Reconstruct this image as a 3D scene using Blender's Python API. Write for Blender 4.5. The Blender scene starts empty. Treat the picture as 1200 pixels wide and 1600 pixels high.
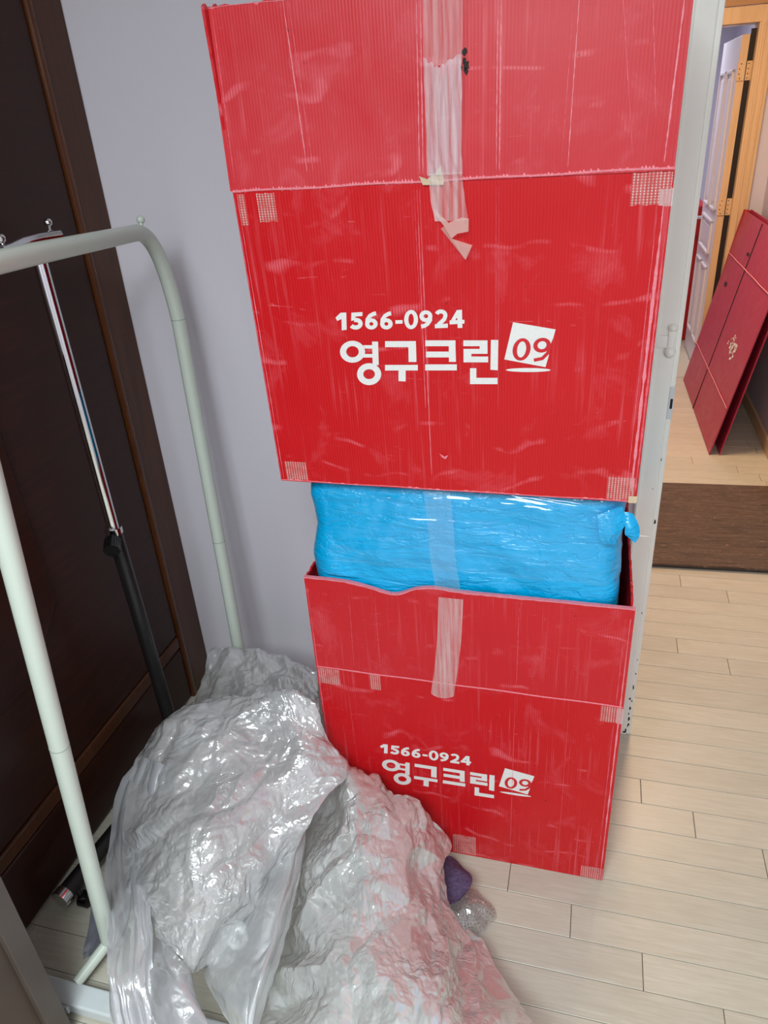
import bpy, math, random
import numpy as np
from mathutils import Vector, Matrix

# ------------------------------------------------------------------ camera
scn = bpy.context.scene
cam_data = bpy.data.cameras.new('camera')
cam = bpy.data.objects.new('camera', cam_data)
scn.collection.objects.link(cam)
F_PX, YAW, PITCH, ROLL, EYE = 1146.06, -0.29359, 0.49119, -0.07055, 1.5
ca, sa = math.cos(YAW), math.sin(YAW)
cb, sb = math.cos(PITCH), math.sin(PITCH)
cc, sc = math.cos(ROLL), math.sin(ROLL)
fwd = Vector((sa * cb, ca * cb, -sb))
rgt = Vector((ca, -sa, 0))
dwn = fwd.cross(rgt)
r2 = rgt * cc - dwn * sc
d2 = rgt * sc + dwn * cc
m = Matrix((r2, -d2, -fwd)).transposed().to_4x4()
m.translation = (0, 0, EYE)
cam.matrix_world = m
cam_data.sensor_fit = 'VERTICAL'
cam_data.sensor_height = 24.0
cam_data.lens = F_PX / 1600 * 24.0
cam_data.clip_start = 0.02
scn.camera = cam

# ------------------------------------------------------------------ light
world = bpy.data.worlds.new('world')
scn.world = world
world.use_nodes = True
world.node_tree.nodes['Background'].inputs[0].default_value = (.75, .8, .9, 1)
world.node_tree.nodes['Background'].inputs[1].default_value = 0.12


def area(name, loc, size, power, col, rot=(0, 0, 0), size_y=None):
    l = bpy.data.lights.new(name, 'AREA')
    l.energy = power
    l.color = col
    l.size = size
    if size_y:
        l.shape = 'RECTANGLE'
        l.size_y = size_y
    o = bpy.data.objects.new(name, l)
    o.location = loc
    o.rotation_euler = rot
    scn.collection.objects.link(o)
    return o


area('room_ceiling_lamp', (-0.20, -0.82, 2.28), 0.95, 72, (.88, .985, 1.0))
area('hall_ceiling_lamp', (0.35, 3.3, 2.28), 0.35, 30, (1.0, .67, .385))
area('bathroom_ceiling_lamp', (0.2, 5.7, 2.04), 0.5, 16, (.93, .95, 1.0))
scn.view_settings.view_transform = 'Standard'
scn.view_settings.look = 'None'
scn.view_settings.exposure = 0.0
scn.view_settings.gamma = 1.0
scn.view_settings.use_curve_mapping = False

# ------------------------------------------------------------------ helpers
COL = scn.collection
RNG = random.Random(7)


def srgb(r, g, b):
    f = lambda c: (c / 255 / 12.92) if c / 255 < .04045 else ((c / 255 + .055) / 1.055) ** 2.4
    return (f(r), f(g), f(b), 1)


def link(name, mesh, mat, parent=None, smooth=False):
    o = bpy.data.objects.new(name, mesh)
    COL.objects.link(o)
    if mat is not None and len(mesh.materials) == 0:
        mesh.materials.append(mat)
    if parent is not None:
        o.parent = parent
    if smooth:
        mesh.polygons.foreach_set('use_smooth', [True] * len(mesh.polygons))
    return o


def mk(name, verts, faces, mat, parent=None, smooth=False):
    me = bpy.data.meshes.new(name)
    me.from_pydata([tuple(v) for v in verts], [], faces)
    me.update()
    return link(name, me, mat, parent, smooth)


def empty(name, loc, label, cat, group=None):
    o = bpy.data.objects.new(name, None)
    COL.objects.link(o)
    o.location = loc
    return tag(o, label, cat, group)


def tag(o, label, cat, group=None):
    o['label'] = label
    o['category'] = cat
    if group:
        o['group'] = group
    return o


def struct(o):
    o['kind'] = 'structure'
    return o


class MB:
    """collects simple solids into one mesh"""

    def __init__(self):
        self.v, self.f = [], []

    def add(self, v, f):
        b = len(self.v)
        self.v += [tuple(p) for p in v]
        self.f += [tuple(i + b for i in q) for q in f]
        return self

    def box(self, x0, x1, y0, y1, z0, z1, c=0.0):
        if c <= 0:
            v = [(x, y, z) for x in (x0, x1) for y in (y0, y1) for z in (z0, z1)]
            f = [(0, 1, 3, 2), (4, 6, 7, 5), (0, 4, 5, 1), (2, 3, 7, 6), (0, 2, 6, 4), (1, 5, 7, 3)]
            return self.add(v, f)
        import bmesh
        bm = bmesh.new()
        bmesh.ops.create_cube(bm, size=1)
        for q in bm.verts:
            q.co = Vector(((x0 + x1) / 2 + q.co.x * (x1 - x0), (y0 + y1) / 2 + q.co.y * (y1 - y0), (z0 + z1) / 2 + q.co.z * (z1 - z0)))
        bmesh.ops.bevel(bm, geom=bm.edges[:], offset=c, segments=2, affect='EDGES', profile=.5)
        bm.verts.index_update()
        self.add([q.co for q in bm.verts], [[q.index for q in fc.verts] for fc in bm.faces])
        bm.free()
        return self

    def prism(self, poly, y0, y1):
        """poly in (x, z), extruded along y"""
        n = len(poly)
        v = [(x, y0, z) for x, z in poly] + [(x, y1, z) for x, z in poly]
        f = [tuple(range(n)), tuple(reversed(range(n, 2 * n)))]
        f += [(i, (i + 1) % n + 0, (i + 1) % n + n, i + n)[::-1] for i in range(n)]
        return self.add(v, f)

    def tube(self, pts, r, seg=20, cap=True):
        pts = [Vector(p) for p in pts]
        n = len(pts)
        rs = r if isinstance(r, (list, tuple)) else [r] * n
        t0 = (pts[1] - pts[0]).normalized()
        up = Vector((0, 0, 1)) if abs(t0.z) < .9 else Vector((0, 1, 0))
        a = t0.cross(up).normalized()
        v, f = [], []
        for i, p in enumerate(pts):
            t = ((pts[min(i + 1, n - 1)] - p).normalized() + (p - pts[max(i - 1, 0)]).normalized())
            t.normalize()
            a = (a - t * a.dot(t)).normalized()
            b = t.cross(a)
            for k in range(seg):
                w = 2 * math.pi * k / seg
                v.append(p + (a * math.cos(w) + b * math.sin(w)) * rs[i])
        for i in range(n - 1):
            for k in range(seg):
                k2 = (k + 1) % seg
                f.append((i * seg + k, i * seg + k2, (i + 1) * seg + k2, (i + 1) * seg + k))
        if cap:
            f.append(tuple(reversed(range(seg))))
            f.append(tuple(range((n - 1) * seg, n * seg)))
        return self.add(v, f)

    def ball(self, c, r, seg=16, sz=1.0):
        v, f = [], []
        for i in range(seg // 2 + 1):
            th = math.pi * i / (seg // 2)
            for k in range(seg):
                ph = 2 * math.pi * k / seg
                v.append((c[0] + r * math.sin(th) * math.cos(ph), c[1] + r * math.sin(th) * math.sin(ph), c[2] + r * sz * math.cos(th)))
        for i in range(seg // 2):
            for k in range(seg):
                k2 = (k + 1) % seg
                f.append((i * seg + k, (i + 1) * seg + k, (i + 1) * seg + k2, i * seg + k2))
        return self.add(v, f)

    def done(self, name, mat, parent=None, smooth=False):
        o = mk(name, self.v, self.f, mat, parent)
        if smooth:
            me = o.data
            me.polygons.foreach_set('use_smooth', [True] * len(me.polygons))
            try:
                me.set_sharp_from_angle(angle=math.radians(40))
            except Exception:
                pass
        return o


def arc(a, b, c, n=8):
    """quadratic curve from a to c bent towards b"""
    a, b, c = Vector(a), Vector(b), Vector(c)
    return [a * (1 - t) ** 2 + b * 2 * t * (1 - t) + c * t * t for t in [i / n for i in range(n + 1)]]


# ------------------------------------------------------------------ materials
class NT:
    def __init__(self, name):
        self.m = bpy.data.materials.new(name)
        self.m.use_nodes = True
        self.t = self.m.node_tree
        self.b = self.t.nodes['Principled BSDF']
        self.out = self.t.nodes['Material Output']

    def n(self, kind, **kw):
        nd = self.t.nodes.new(kind)
        for k, v in kw.items():
            if k.startswith('i_'):
                nd.inputs[k[2:].replace('_', ' ')].default_value = v
            else:
                setattr(nd, k, v)
        return nd

    def l(self, a, b):
        self.t.links.new(a, b)

    def coord(self, scale=(1, 1, 1), kind='Object', loc=(0, 0, 0)):
        tc = self.n('ShaderNodeTexCoord')
        mp = self.n('ShaderNodeMapping')
        mp.inputs['Scale'].default_value = scale
        mp.inputs['Location'].default_value = loc
        self.l(tc.outputs[kind], mp.inputs[0])
        return mp.outputs[0]

    def noise(self, co, scale, detail=3, rough=.5, dist=0):
        nd = self.n('ShaderNodeTexNoise')
        nd.inputs['Scale'].default_value = scale
        nd.inputs['Detail'].default_value = detail
        nd.inputs['Roughness'].default_value = rough
        nd.inputs['Distortion'].default_value = dist
        self.l(co, nd.inputs['Vector'])
        return nd.outputs['Fac']

    def ramp(self, fac, stops):
        r = self.n('ShaderNodeValToRGB')
        el = r.color_ramp.elements
        while len(el) < len(stops):
            el.new(.5)
        for e, (p, c) in zip(el, stops):
            e.position = p
            e.color = c if len(c) == 4 else (*c, 1)
        self.l(fac, r.inputs[0])
        return r.outputs[0]

    def val(self, fac, a, b, c=0.0, d=1.0):
        r = self.n('ShaderNodeMapRange')
        for i, v in zip(range(1, 5), (a, b, c, d)):
            r.inputs[i].default_value = v
        self.l(fac, r.inputs[0])
        return r.outputs[0]

    def math(self, op, a, b=None):
        nd = self.n('ShaderNodeMath', operation=op)
        for i, x in enumerate((a, b)):
            if x is None:
                continue
            if isinstance(x, (int, float)):
                nd.inputs[i].default_value = x
            else:
                self.l(x, nd.inputs[i])
        return nd.outputs[0]

    def mix(self, fac, a, b):
        nd = self.n('ShaderNodeMix', data_type='RGBA')
        for s, x in ((0, fac), (6, a), (7, b)):
            if isinstance(x, (tuple, list)):
                nd.inputs[s].default_value = x
            elif isinstance(x, (int, float)):
                nd.inputs[s].default_value = x
            else:
                self.l(x, nd.inputs[s])
        return nd.outputs[2]

    def bump(self, h, strength, dist):
        bp = self.n('ShaderNodeBump')
        bp.inputs['Strength'].default_value = strength
        bp.inputs['Distance'].default_value = dist
        self.l(h, bp.inputs['Height'])
        self.l(bp.outputs[0], self.b.inputs['Normal'])

    def set(self, **kw):
        for k, v in kw.items():
            k = k.replace('_', ' ')
            if isinstance(v, (int, float, tuple)):
                self.b.inputs[k].default_value = v
            else:
                self.l(v, self.b.inputs[k])
        return self


def simple(name, col, rough=.5, metal=0, spec=.5, var=.06, scale=30, bump=0.0):
    t = NT(name)
    co = t.coord()
    f = t.noise(co, scale, 4)
    lo = tuple(c * (1 - var) for c in col[:3]) + (1,)
    hi = tuple(min(1, c * (1 + var)) for c in col[:3]) + (1,)
    t.set(Base_Color=t.ramp(f, [(.3, lo), (.7, hi)]), Roughness=rough, Metallic=metal)
    t.b.inputs['Specular IOR Level'].default_value = spec
    if bump:
        t.bump(f, .5, bump)
    return t.m


def plank_mat(name, warm=1.0):
    t = NT(name)
    tc = t.n('ShaderNodeTexCoord')
    oi = t.n('ShaderNodeObjectInfo')
    off = t.n('ShaderNodeVectorMath', operation='SCALE')
    comb = t.n('ShaderNodeCombineXYZ')
    for i in range(3):
        t.l(oi.outputs['Random'], comb.inputs[i])
    t.l(comb.outputs[0], off.inputs[0])
    off.inputs['Scale'].default_value = 37.0
    add = t.n('ShaderNodeVectorMath', operation='ADD')
    t.l(tc.outputs['Object'], add.inputs[0])
    t.l(off.outputs[0], add.inputs[1])
    mp = t.n('ShaderNodeMapping')
    mp.inputs['Scale'].default_value = (1.2, 22, 1)
    t.l(add.outputs[0], mp.inputs[0])
    g = t.noise(mp.outputs[0], 9, 6, .62, .8)
    mp2 = t.n('ShaderNodeMapping')
    mp2.inputs['Scale'].default_value = (4, 12, 1)
    t.l(add.outputs[0], mp2.inputs[0])
    k = t.noise(mp2.outputs[0], 2.4, 2, .5)
    c1 = t.ramp(g, [(.25, srgb(188, 183, 166)), (.55, srgb(202, 197, 182)), (.8, srgb(212, 208, 194))])
    c2 = t.mix(t.val(k, .45, .75, 0, .35), c1, srgb(186, 178, 160))
    hv = t.val(oi.outputs['Random'], 0, 1, .94, 1.03)
    hs = t.n('ShaderNodeHueSaturation')
    t.l(hv, hs.inputs['Value'])
    t.l(c2, hs.inputs['Color'])
    t.set(Base_Color=hs.outputs[0], Roughness=t.val(g, .2, .8, .30, .42))
    t.b.inputs['Specular IOR Level'].default_value = .45
    t.bump(g, .15, .0006)
    return t.m


def box_mat(name, seed, sheen_tint=0.0, haze=0.0):
    """red corrugated plastic: x across the flutes, z along them"""
    t = NT(name)
    tc = t.n('ShaderNodeTexCoord')
    base = tc.outputs['Object']
    sep = t.n('ShaderNodeSeparateXYZ')
    t.l(base, sep.inputs[0])
    wob = t.noise(t.coord((1, 1, 1), loc=(seed, 0, 0)), 9, 2)
    ph = t.math('ADD', t.math('MULTIPLY', sep.outputs[0], 2 * math.pi / .0044), t.math('MULTIPLY', wob, 2.0))
    ribs = t.math('SINE', ph)
    ribs01 = t.val(ribs, -1, 1, 0, 1)
    # broad hue change
    broad = t.noise(t.coord((1, 1, 1.4), loc=(seed * 3, 1, 2)), 6, 3)
    red = t.mix(broad, srgb(196, 4, 14), srgb(206, 18, 28))
    # vertical streaks of whitening
    st = t.noise(t.coord((130, 1, 4), loc=(seed, 2, seed)), 1.0, 4, .6)
    area_m = t.noise(t.coord((5, 1, 7), loc=(seed * 2, 5, 1)), 1.0, 2)
    streak = t.math('MULTIPLY', t.val(st, .54, .8, 0, 1), t.val(area_m, .42, .7, 0, .75))
    # curved rubbing arcs
    w = t.n('ShaderNodeTexWave')
    w.wave_type = 'RINGS'
    w.inputs['Scale'].default_value = 1.6
    w.inputs['Distortion'].default_value = 9
    w.inputs['Detail'].default_value = 2.5
    w.inputs['Detail Scale'].default_value = 1.6
    t.l(t.coord((1.5, .1, 2.2), loc=(seed + .3, 0, seed * .7)), w.inputs['Vector'])
    brk = t.noise(t.coord((1, 1, 1), loc=(seed, seed, 0)), 22, 3)
    arcs = t.math('MULTIPLY', t.val(w.outputs['Fac'], .955, 1.0, 0, 1), t.val(brk, .50, .66, 0, .6))
    arcs = t.math('MULTIPLY', arcs, t.val(ribs01, .1, .9, .35, 1))
    # soft rub clouds
    cl = t.noise(t.coord((1, 1, 1), loc=(seed * 5, 0, 4)), 13, 5, .65, .6)
    cloud = t.math('MULTIPLY', t.val(cl, .56, .8, 0, .4), t.val(ribs01, 0, 1, .5, 1))
    # fine random scratches
    sc1 = t.noise(t.coord((9, 1, 90), loc=(seed, 3, 9)), 1.5, 3, .5, 2.2)
    scr = t.math('MULTIPLY', t.val(sc1, .70, .74, 0, .5), t.val(area_m, .4, .6, 0, 1))
    tot = t.math('MAXIMUM', t.math('MAXIMUM', streak, arcs), t.math('MAXIMUM', cloud, scr))
    tot = t.math('MINIMUM', t.math('ADD', tot, t.math('MULTIPLY', t.val(ribs, .2, 1, 0, 1), .03 + sheen_tint * .1)), .85)
    col = t.mix(tot, red, srgb(236, 120, 132))
    # dark specks
    vs = t.n('ShaderNodeTexVoronoi')
    vs.inputs['Scale'].default_value = 22
    t.l(t.coord((1, 1, 1), loc=(seed, 0, 0)), vs.inputs['Vector'])
    dk = t.math('MULTIPLY', t.val(vs.outputs['Distance'], .02, .055, 1, 0), t.val(brk, .5, .6, 0, .8))
    col = t.mix(dk, col, srgb(60, 10, 14))
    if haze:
        col = t.mix(t.val(cl, .2, .8, haze * .6, haze * 1.4), col, srgb(224, 132, 146))  # pale pink haze mixed unevenly into the red of the flaps
    if sheen_tint:
        col = t.mix(sheen_tint, col, srgb(140, 62, 100))  # purple reflection of the bluish bathroom light, mixed into the red
    t.set(Base_Color=col, Roughness=t.val(cl, .3, .7, .34, .5))
    t.b.inputs['Specular IOR Level'].default_value = .36
    t.bump(t.math('ADD', ribs01, t.math('MULTIPLY', cl, 1.6)), .32, .0004)
    return t.m


def gloss_top(t, sh, rough, base):
    """clear glossy skin over whatever is below: Fresnel weighted reflection"""
    gl = t.n('ShaderNodeBsdfGlossy')
    gl.inputs['Roughness'].default_value = rough
    fr = t.n('ShaderNodeLayerWeight')
    fr.inputs['Blend'].default_value = .5
    nrm = t.b.inputs['Normal'].links
    if nrm:
        t.l(nrm[0].from_socket, gl.inputs['Normal'])
        t.l(nrm[0].from_socket, fr.inputs['Normal'])
    m = t.n('ShaderNodeMixShader')
    f4 = t.math('MULTIPLY', t.math('POWER', fr.outputs['Facing'], 4.0), .45)
    t.l(t.math('ADD', f4, base), m.inputs[0])
    t.l(sh, m.inputs[1])
    t.l(gl.outputs[0], m.inputs[2])
    t.l(m.outputs[0], t.out.inputs['Surface'])


def clear_mat(name, rough=.07, base=.0, seed=0):
    t = NT(name)
    co = t.coord((1, 1, 1), loc=(seed, 0, 0))
    t.bump(t.noise(co, 60, 3), .15, .001)
    tp = t.n('ShaderNodeBsdfTransparent')
    gloss_top(t, tp.outputs[0], rough, base)
    return t.m


def film_mat(name, tint, clear, rough, seed, crumple=1.0):
    t = NT(name)
    co = t.coord((1, 1, 1), loc=(seed, seed, 0))
    wn = t.noise(co, 11, 3, .5)
    hs = []
    for sc_, wgt, wlim in ((15, 1.0, .05), (34, .45, .05), (70, .18, .06)):
        ve = t.n('ShaderNodeTexVoronoi', feature='DISTANCE_TO_EDGE')
        ve.inputs['Scale'].default_value = sc_
        ad = t.n('ShaderNodeVectorMath', operation='ADD')
        cx = t.n('ShaderNodeCombineXYZ')
        for i_, fq in enumerate((1.0, -1.4, .8)):
            t.l(t.math('MULTIPLY', wn, .16 * fq), cx.inputs[i_])
        t.l(co, ad.inputs[0])
        t.l(cx.outputs[0], ad.inputs[1])
        t.l(ad.outputs[0], ve.inputs['Vector'])
        hs.append(t.math('MULTIPLY', t.math('POWER', ve.outputs['Distance'], .8), wgt))
    fine = t.math('ADD', t.math('ADD', hs[0], hs[1]), t.math('ADD', hs[2], t.math('MULTIPLY', t.noise(co, 120, 2), .05)))
    fine = t.math('MULTIPLY', fine, t.val(t.noise(t.coord((1, 1, 1), loc=(seed + 4, 2, 1)), 10, 2), .42, .60, .12, 1.15))
    lay = t.noise(co, 7, 2)
    t.set(Base_Color=t.mix(lay, tuple(c * .93 for c in tint[:3]) + (1,), tint), Roughness=rough)
    t.bump(fine, .55 * crumple, .009)
    tl = t.n('ShaderNodeBsdfTranslucent')
    tl.inputs[0].default_value = tint
    tp = t.n('ShaderNodeBsdfTransparent')
    m1 = t.n('ShaderNodeMixShader')
    m1.inputs[0].default_value = .28
    t.l(t.b.outputs[0], m1.inputs[1])
    t.l(tl.outputs[0], m1.inputs[2])
    m2 = t.n('ShaderNodeMixShader')
    t.l(t.val(lay, .35, .7, clear * .6, clear * 1.3), m2.inputs[0])
    t.l(m1.outputs[0], m2.inputs[1])
    t.l(tp.outputs[0], m2.inputs[2])
    gloss_top(t, m2.outputs[0], rough, .33)
    return t.m


def tape_mat(name, clear, milky=(.85, .85, .9, 1), rough=.12, streaks=True):
    t = NT(name)
    co = t.coord((160, 1, 6) if streaks else (12, 12, 12))
    s = t.noise(co, 1.0, 4, .6)
    t.set(Base_Color=milky, Roughness=rough)
    t.b.inputs['Specular IOR Level'].default_value = .7
    t.bump(s, .5, .001)
    tp = t.n('ShaderNodeBsdfTransparent')
    m2 = t.n('ShaderNodeMixShader')
    if streaks:
        t.l(t.val(s, .35, .65, clear - .18, min(1, clear + .15)), m2.inputs[0])
    else:
        m2.inputs[0].default_value = clear
    t.l(t.b.outputs[0], m2.inputs[1])
    t.l(tp.outputs[0], m2.inputs[2])
    t.l(m2.outputs[0], t.out.inputs['Surface'])
    return t.m


def mesh_tape_mat(name):
    """filament tape: rows of pale stitches"""
    t = NT(name)
    tc = t.n('ShaderNodeTexCoord')
    sep = t.n('ShaderNodeSeparateXYZ')
    t.l(tc.outputs['Object'], sep.inputs[0])
    a = t.math('SINE', t.math('MULTIPLY', sep.outputs[0], 2 * math.pi / .0045))
    b = t.math('SINE', t.math('MULTIPLY', sep.outputs[2], 2 * math.pi / .0034))
    g = t.math('MULTIPLY', t.val(a, .1, .8, 0, 1), t.val(b, -.6, .3, .25, 1))
    row = t.val(b, .85, 1, 0, .45)
    n = t.noise(t.coord(), 60, 2)
    g = t.math('MULTIPLY', t.math('MAXIMUM', g, row), t.val(n, .3, .6, .35, .9))
    t.set(Base_Color=srgb(238, 205, 200), Roughness=.3)
    tp = t.n('ShaderNodeBsdfTransparent')
    m2 = t.n('ShaderNodeMixShader')
    t.l(t.math('MINIMUM', t.math('ADD', g, .10), .9), m2.inputs[0])
    t.l(tp.outputs[0], m2.inputs[1])
    t.l(t.b.outputs[0], m2.inputs[2])
    t.l(m2.outputs[0], t.out.inputs['Surface'])
    return t.m


def wood_mat(name, dark, light, axis=(6, 60, 3), rough=.28, sc=1.0):
    t = NT(name)
    g = t.noise(t.coord(axis), sc, 5, .6, .8)
    t.set(Base_Color=t.ramp(g, [(.25, dark), (.75, light)]), Roughness=rough)
    t.b.inputs['Specular IOR Level'].default_value = .28
    t.bump(g, .12, .0005)
    return t.m


def wall_mat(name, col):
    t = NT(name)
    co = t.coord((1, 1, 1))
    f = t.noise(co, 260, 3, .6)
    g = t.noise(t.coord((40, 40, 400)), 1, 3)
    b = t.noise(co, 2.2, 2)
    t.set(Base_Color=t.mix(t.val(b, .3, .7, 0, .12), col, tuple(c * .9 for c in col[:3]) + (1,)), Roughness=.62)
    t.bump(t.math('ADD', f, t.math('MULTIPLY', g, .7)), .2, .0008)
    return t.m


def mat_mat(name):
    t = NT(name)
    g = t.noise(t.coord((6, 55, 4)), 1.0, 5, .65, 1.5)
    k = t.noise(t.coord((3, 9, 2)), 1.3, 3)
    s = t.noise(t.coord((14, 90, 4), loc=(3, 1, 0)), 1.2, 2, .5, 3)
    c = t.ramp(g, [(.36, srgb(66, 50, 40)), (.64, srgb(104, 82, 68))])
    c = t.mix(t.val(k, .4, .7, 0, .5), c, srgb(88, 62, 46))
    c = t.mix(t.val(s, .60, .70, 0, .45), c, srgb(170, 140, 112))
    t.set(Base_Color=c, Roughness=.72)
    t.bump(g, .4, .002)
    return t.m


M = dict(
    wall=wall_mat('lilac_wallpaper', srgb(226, 220, 230)),
    hallwall=wall_mat('cream_wallpaper', srgb(210, 206, 220)),
    bathwall=wall_mat('pale_lilac_paint', srgb(206, 204, 220)),
    ceil=wall_mat('white_ceiling_paper', srgb(228, 228, 226)),
    frame=simple('white_door_frame_paint', srgb(244, 245, 238), .38, var=.03, scale=6),
    chip_gap=simple('dark_chip_and_gap', srgb(28, 22, 20), .7),
    plank=plank_mat('pale_oak_plank'),
    subfloor=simple('dark_joint', srgb(92, 76, 60), .8),
    floorfar=simple('pale_floor', srgb(198, 193, 178), .4),
    red1=box_mat('red_corrugated_plastic_upper', 1.7),
    red1f=box_mat('red_corrugated_plastic_pinkish', 3.9, 0, .13),
    red2f=box_mat('red_corrugated_plastic_pinkish_lower', 5.2, 0, .04),
    red2=box_mat('red_corrugated_plastic_lower', 8.3),
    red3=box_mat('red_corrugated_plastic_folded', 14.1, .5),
    redin=simple('red_plastic_inside', srgb(170, 16, 22), .5),
    wear=simple('whitened_red_plastic', srgb(234, 132, 144), .5, var=.12, scale=300),
    crease=simple('creased_red_plastic', srgb(226, 90, 104), .4, var=.2, scale=200),
    print=simple('white_print', srgb(232, 230, 228), .4, var=.03, scale=200),
    printred=simple('red_print', srgb(206, 30, 42), .4),
    tape=tape_mat('clear_packing_tape', .62),
    tape2=tape_mat('dusty_packing_tape', .66, (.9, .75, .74, 1), .25),
    tape3=clear_mat('clear_stretch_wrap', .08, .05),
    mesh_tape=mesh_tape_mat('filament_tape'),
    brown_tape=simple('tan_tape_end', srgb(214, 190, 160), .3),
    mint=simple('mint_white_tube', srgb(207, 216, 205), .32, var=.02, scale=5),
    mintjoint=simple('tube_joint_shadow', srgb(150, 165, 155), .5),
    plastic_white=simple('white_plastic_foot', srgb(214, 220, 222), .35, var=.03),
    chrome=simple('chrome', (.75, .76, .78, 1), .07, 1.0, var=.02),
    black=simple('black_powder_coat', srgb(26, 24, 25), .38),
    blackgloss=simple('black_plastic', srgb(16, 15, 16), .18),
    wood=wood_mat('dark_mahogany', srgb(38, 15, 9), srgb(56, 24, 14), (5, 5, 60), .36),
    wood2=wood_mat('brown_mahogany_stile', srgb(62, 35, 20), srgb(84, 48, 28), (40, 40, 3), .3),
    bead=wood_mat('orange_brown_bead', srgb(70, 36, 18), srgb(98, 54, 26), (30, 30, 5), .25),
    greywood=simple('grey_brown_laminate', srgb(86, 76, 70), .4, var=.08, scale=12),
    greywood2=simple('dark_brown_laminate', srgb(78, 62, 52), .4, var=.1, scale=12),
    orangewood=wood_mat('light_orange_wood', srgb(206, 174, 132), srgb(222, 192, 152), (40, 40, 3), .35),
    brownwood=wood_mat('brown_panel_wood', srgb(168, 128, 88), srgb(186, 146, 104), (3, 3, 40), .4),
    leaf=simple('white_door_leaf', srgb(214, 210, 218), .4, var=.02),
    brass=simple('brass', (.75, .6, .35, 1), .3, 1.0),
    rubber=simple('grey_rubber', srgb(52, 52, 52), .7),
    mat=mat_mat('brown_mat'),
    purple=simple('purple_cloth', srgb(92, 78, 112), .9, var=.35, scale=160, bump=.002),
)


def blue_mat():
    t = NT('blue_plastic_bag')
    co = t.coord()
    a = t.noise(t.coord((3, 3, 14)), 3, 4, .6, 1.5)
    b = t.noise(co, 40, 4, .6)
    t.set(Base_Color=t.mix(a, srgb(0, 166, 232), srgb(0, 184, 244)), Roughness=.24)
    t.b.inputs['Specular IOR Level'].default_value = .6
    ve = t.n('ShaderNodeTexVoronoi', feature='DISTANCE_TO_EDGE')
    ve.inputs['Scale'].default_value = 1.0
    wv = t.n('ShaderNodeVectorMath', operation='ADD')
    cx = t.n('ShaderNodeCombineXYZ')
    for i_ in range(3):
        t.l(t.math('MULTIPLY', b, 1.2), cx.inputs[i_])
    t.l(t.coord((9, 9, 30)), wv.inputs[0])
    t.l(cx.outputs[0], wv.inputs[1])
    t.l(wv.outputs[0], ve.inputs['Vector'])
    cr = t.val(ve.outputs['Distance'], 0, .07, 0, .13)
    t.bump(t.math('ADD', cr, t.math('ADD', a, t.math('MULTIPLY', b, .35))), .8, .006)
    return t.m


M['blue'] = blue_mat()


# ------------------------------------------------------------------ floor
floor = struct(MB().box(-3.0, 2.2, -2.2, 7.2, -.06, -.0035).done('floor', M['subfloor']))
PITCH_Y, SEAM0 = .07485, .8815
KNOWN = {19: .365, 18: .510, 14: .326, 13: .465, 6: .197, 5: .313, 2: -.092, 1: .044, 0: .184, -1: .325, -2: .465,
         3: .668, 4: .452, 7: .70, 8: .62, 12: .60, 17: .655, 16: .79, 15: .70, 34: .33, 33: .50}
_pm = {}


def plank_mesh(w):
    key = round(w, 3)
    if key not in _pm:
        mb = MB()
        h, g = PITCH_Y / 2 - .0006, .0007
        x = key / 2 - g
        c = .0009
        v = [(-x, -h, -.003), (x, -h, -.003), (x, h, -.003), (-x, h, -.003),
             (-x, -h, -c * .6), (x, -h, -c * .6), (x, h, -c * .6), (-x, h, -c * .6),
             (-x + c, -h + c, 0), (x - c, -h + c, 0), (x - c, h - c, 0), (-x + c, h - c, 0)]
        f = [(8, 9, 10, 11)]
        for i in range(4):
            j = (i + 1) % 4
            f += [(i, j, j + 4, i + 4), (i + 4, j + 4, j + 8, i + 8)]
        me = bpy.data.meshes.new('plank')
        me.from_pydata(v, [], f)
        me.materials.append(M['plank'])
        _pm[key] = me
    return _pm[key]


for k in range(-12, 50):
    jx = KNOWN.get(k, .66 + RNG.uniform(-.02, .16))
    yc = SEAM0 + (k + .5) * PITCH_Y
    x0, x1 = (-1.15, 1.05)
    xs = [x0] + [j for j in (jx - 1.8, jx - .9, jx, jx + .9) if x0 + .05 < j < x1 - .05] + [x1]
    for a, b in zip(xs, xs[1:]):
        o = bpy.data.objects.new('plank', plank_mesh(b - a))
        o.location = ((a + b) / 2, yc, 0)
        COL.objects.link(o)
        o.parent = floor
struct(MB().box(-3.0, 2.2, -2.2, -.02, -.0034, -.0002).done('floor', M['floorfar']))
struct(MB().box(-1.5, 2.2, 4.63, 7.2, -.0034, -.0002).done('floor', M['floorfar']))

# ------------------------------------------------------------------ room shell
WY = 1.573
struct(MB().box(-3.0, .165, WY, 1.70, 0, 2.35).box(.165, 1.05, WY, 1.70, 2.08, 2.35).box(1.05, 2.2, WY, 1.70, 0, 2.35).done('wall_back', M['wall']))
struct(MB().box(1.55, 1.65, -2.2, WY, 0, 2.35).done('wall_right', M['wall']))
struct(MB().box(-3.0, 2.2, -2.3, -2.2, 0, 2.35).done('wall_front', M['wall']))
struct(MB().box(-3.1, -3.0, -2.2, 1.7, 0, 2.35).done('wall_left', M['wall']))
struct(MB().box(-3.1, 2.2, -2.3, 7.3, 2.35, 2.42).done('ceiling', M['ceil']))
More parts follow.
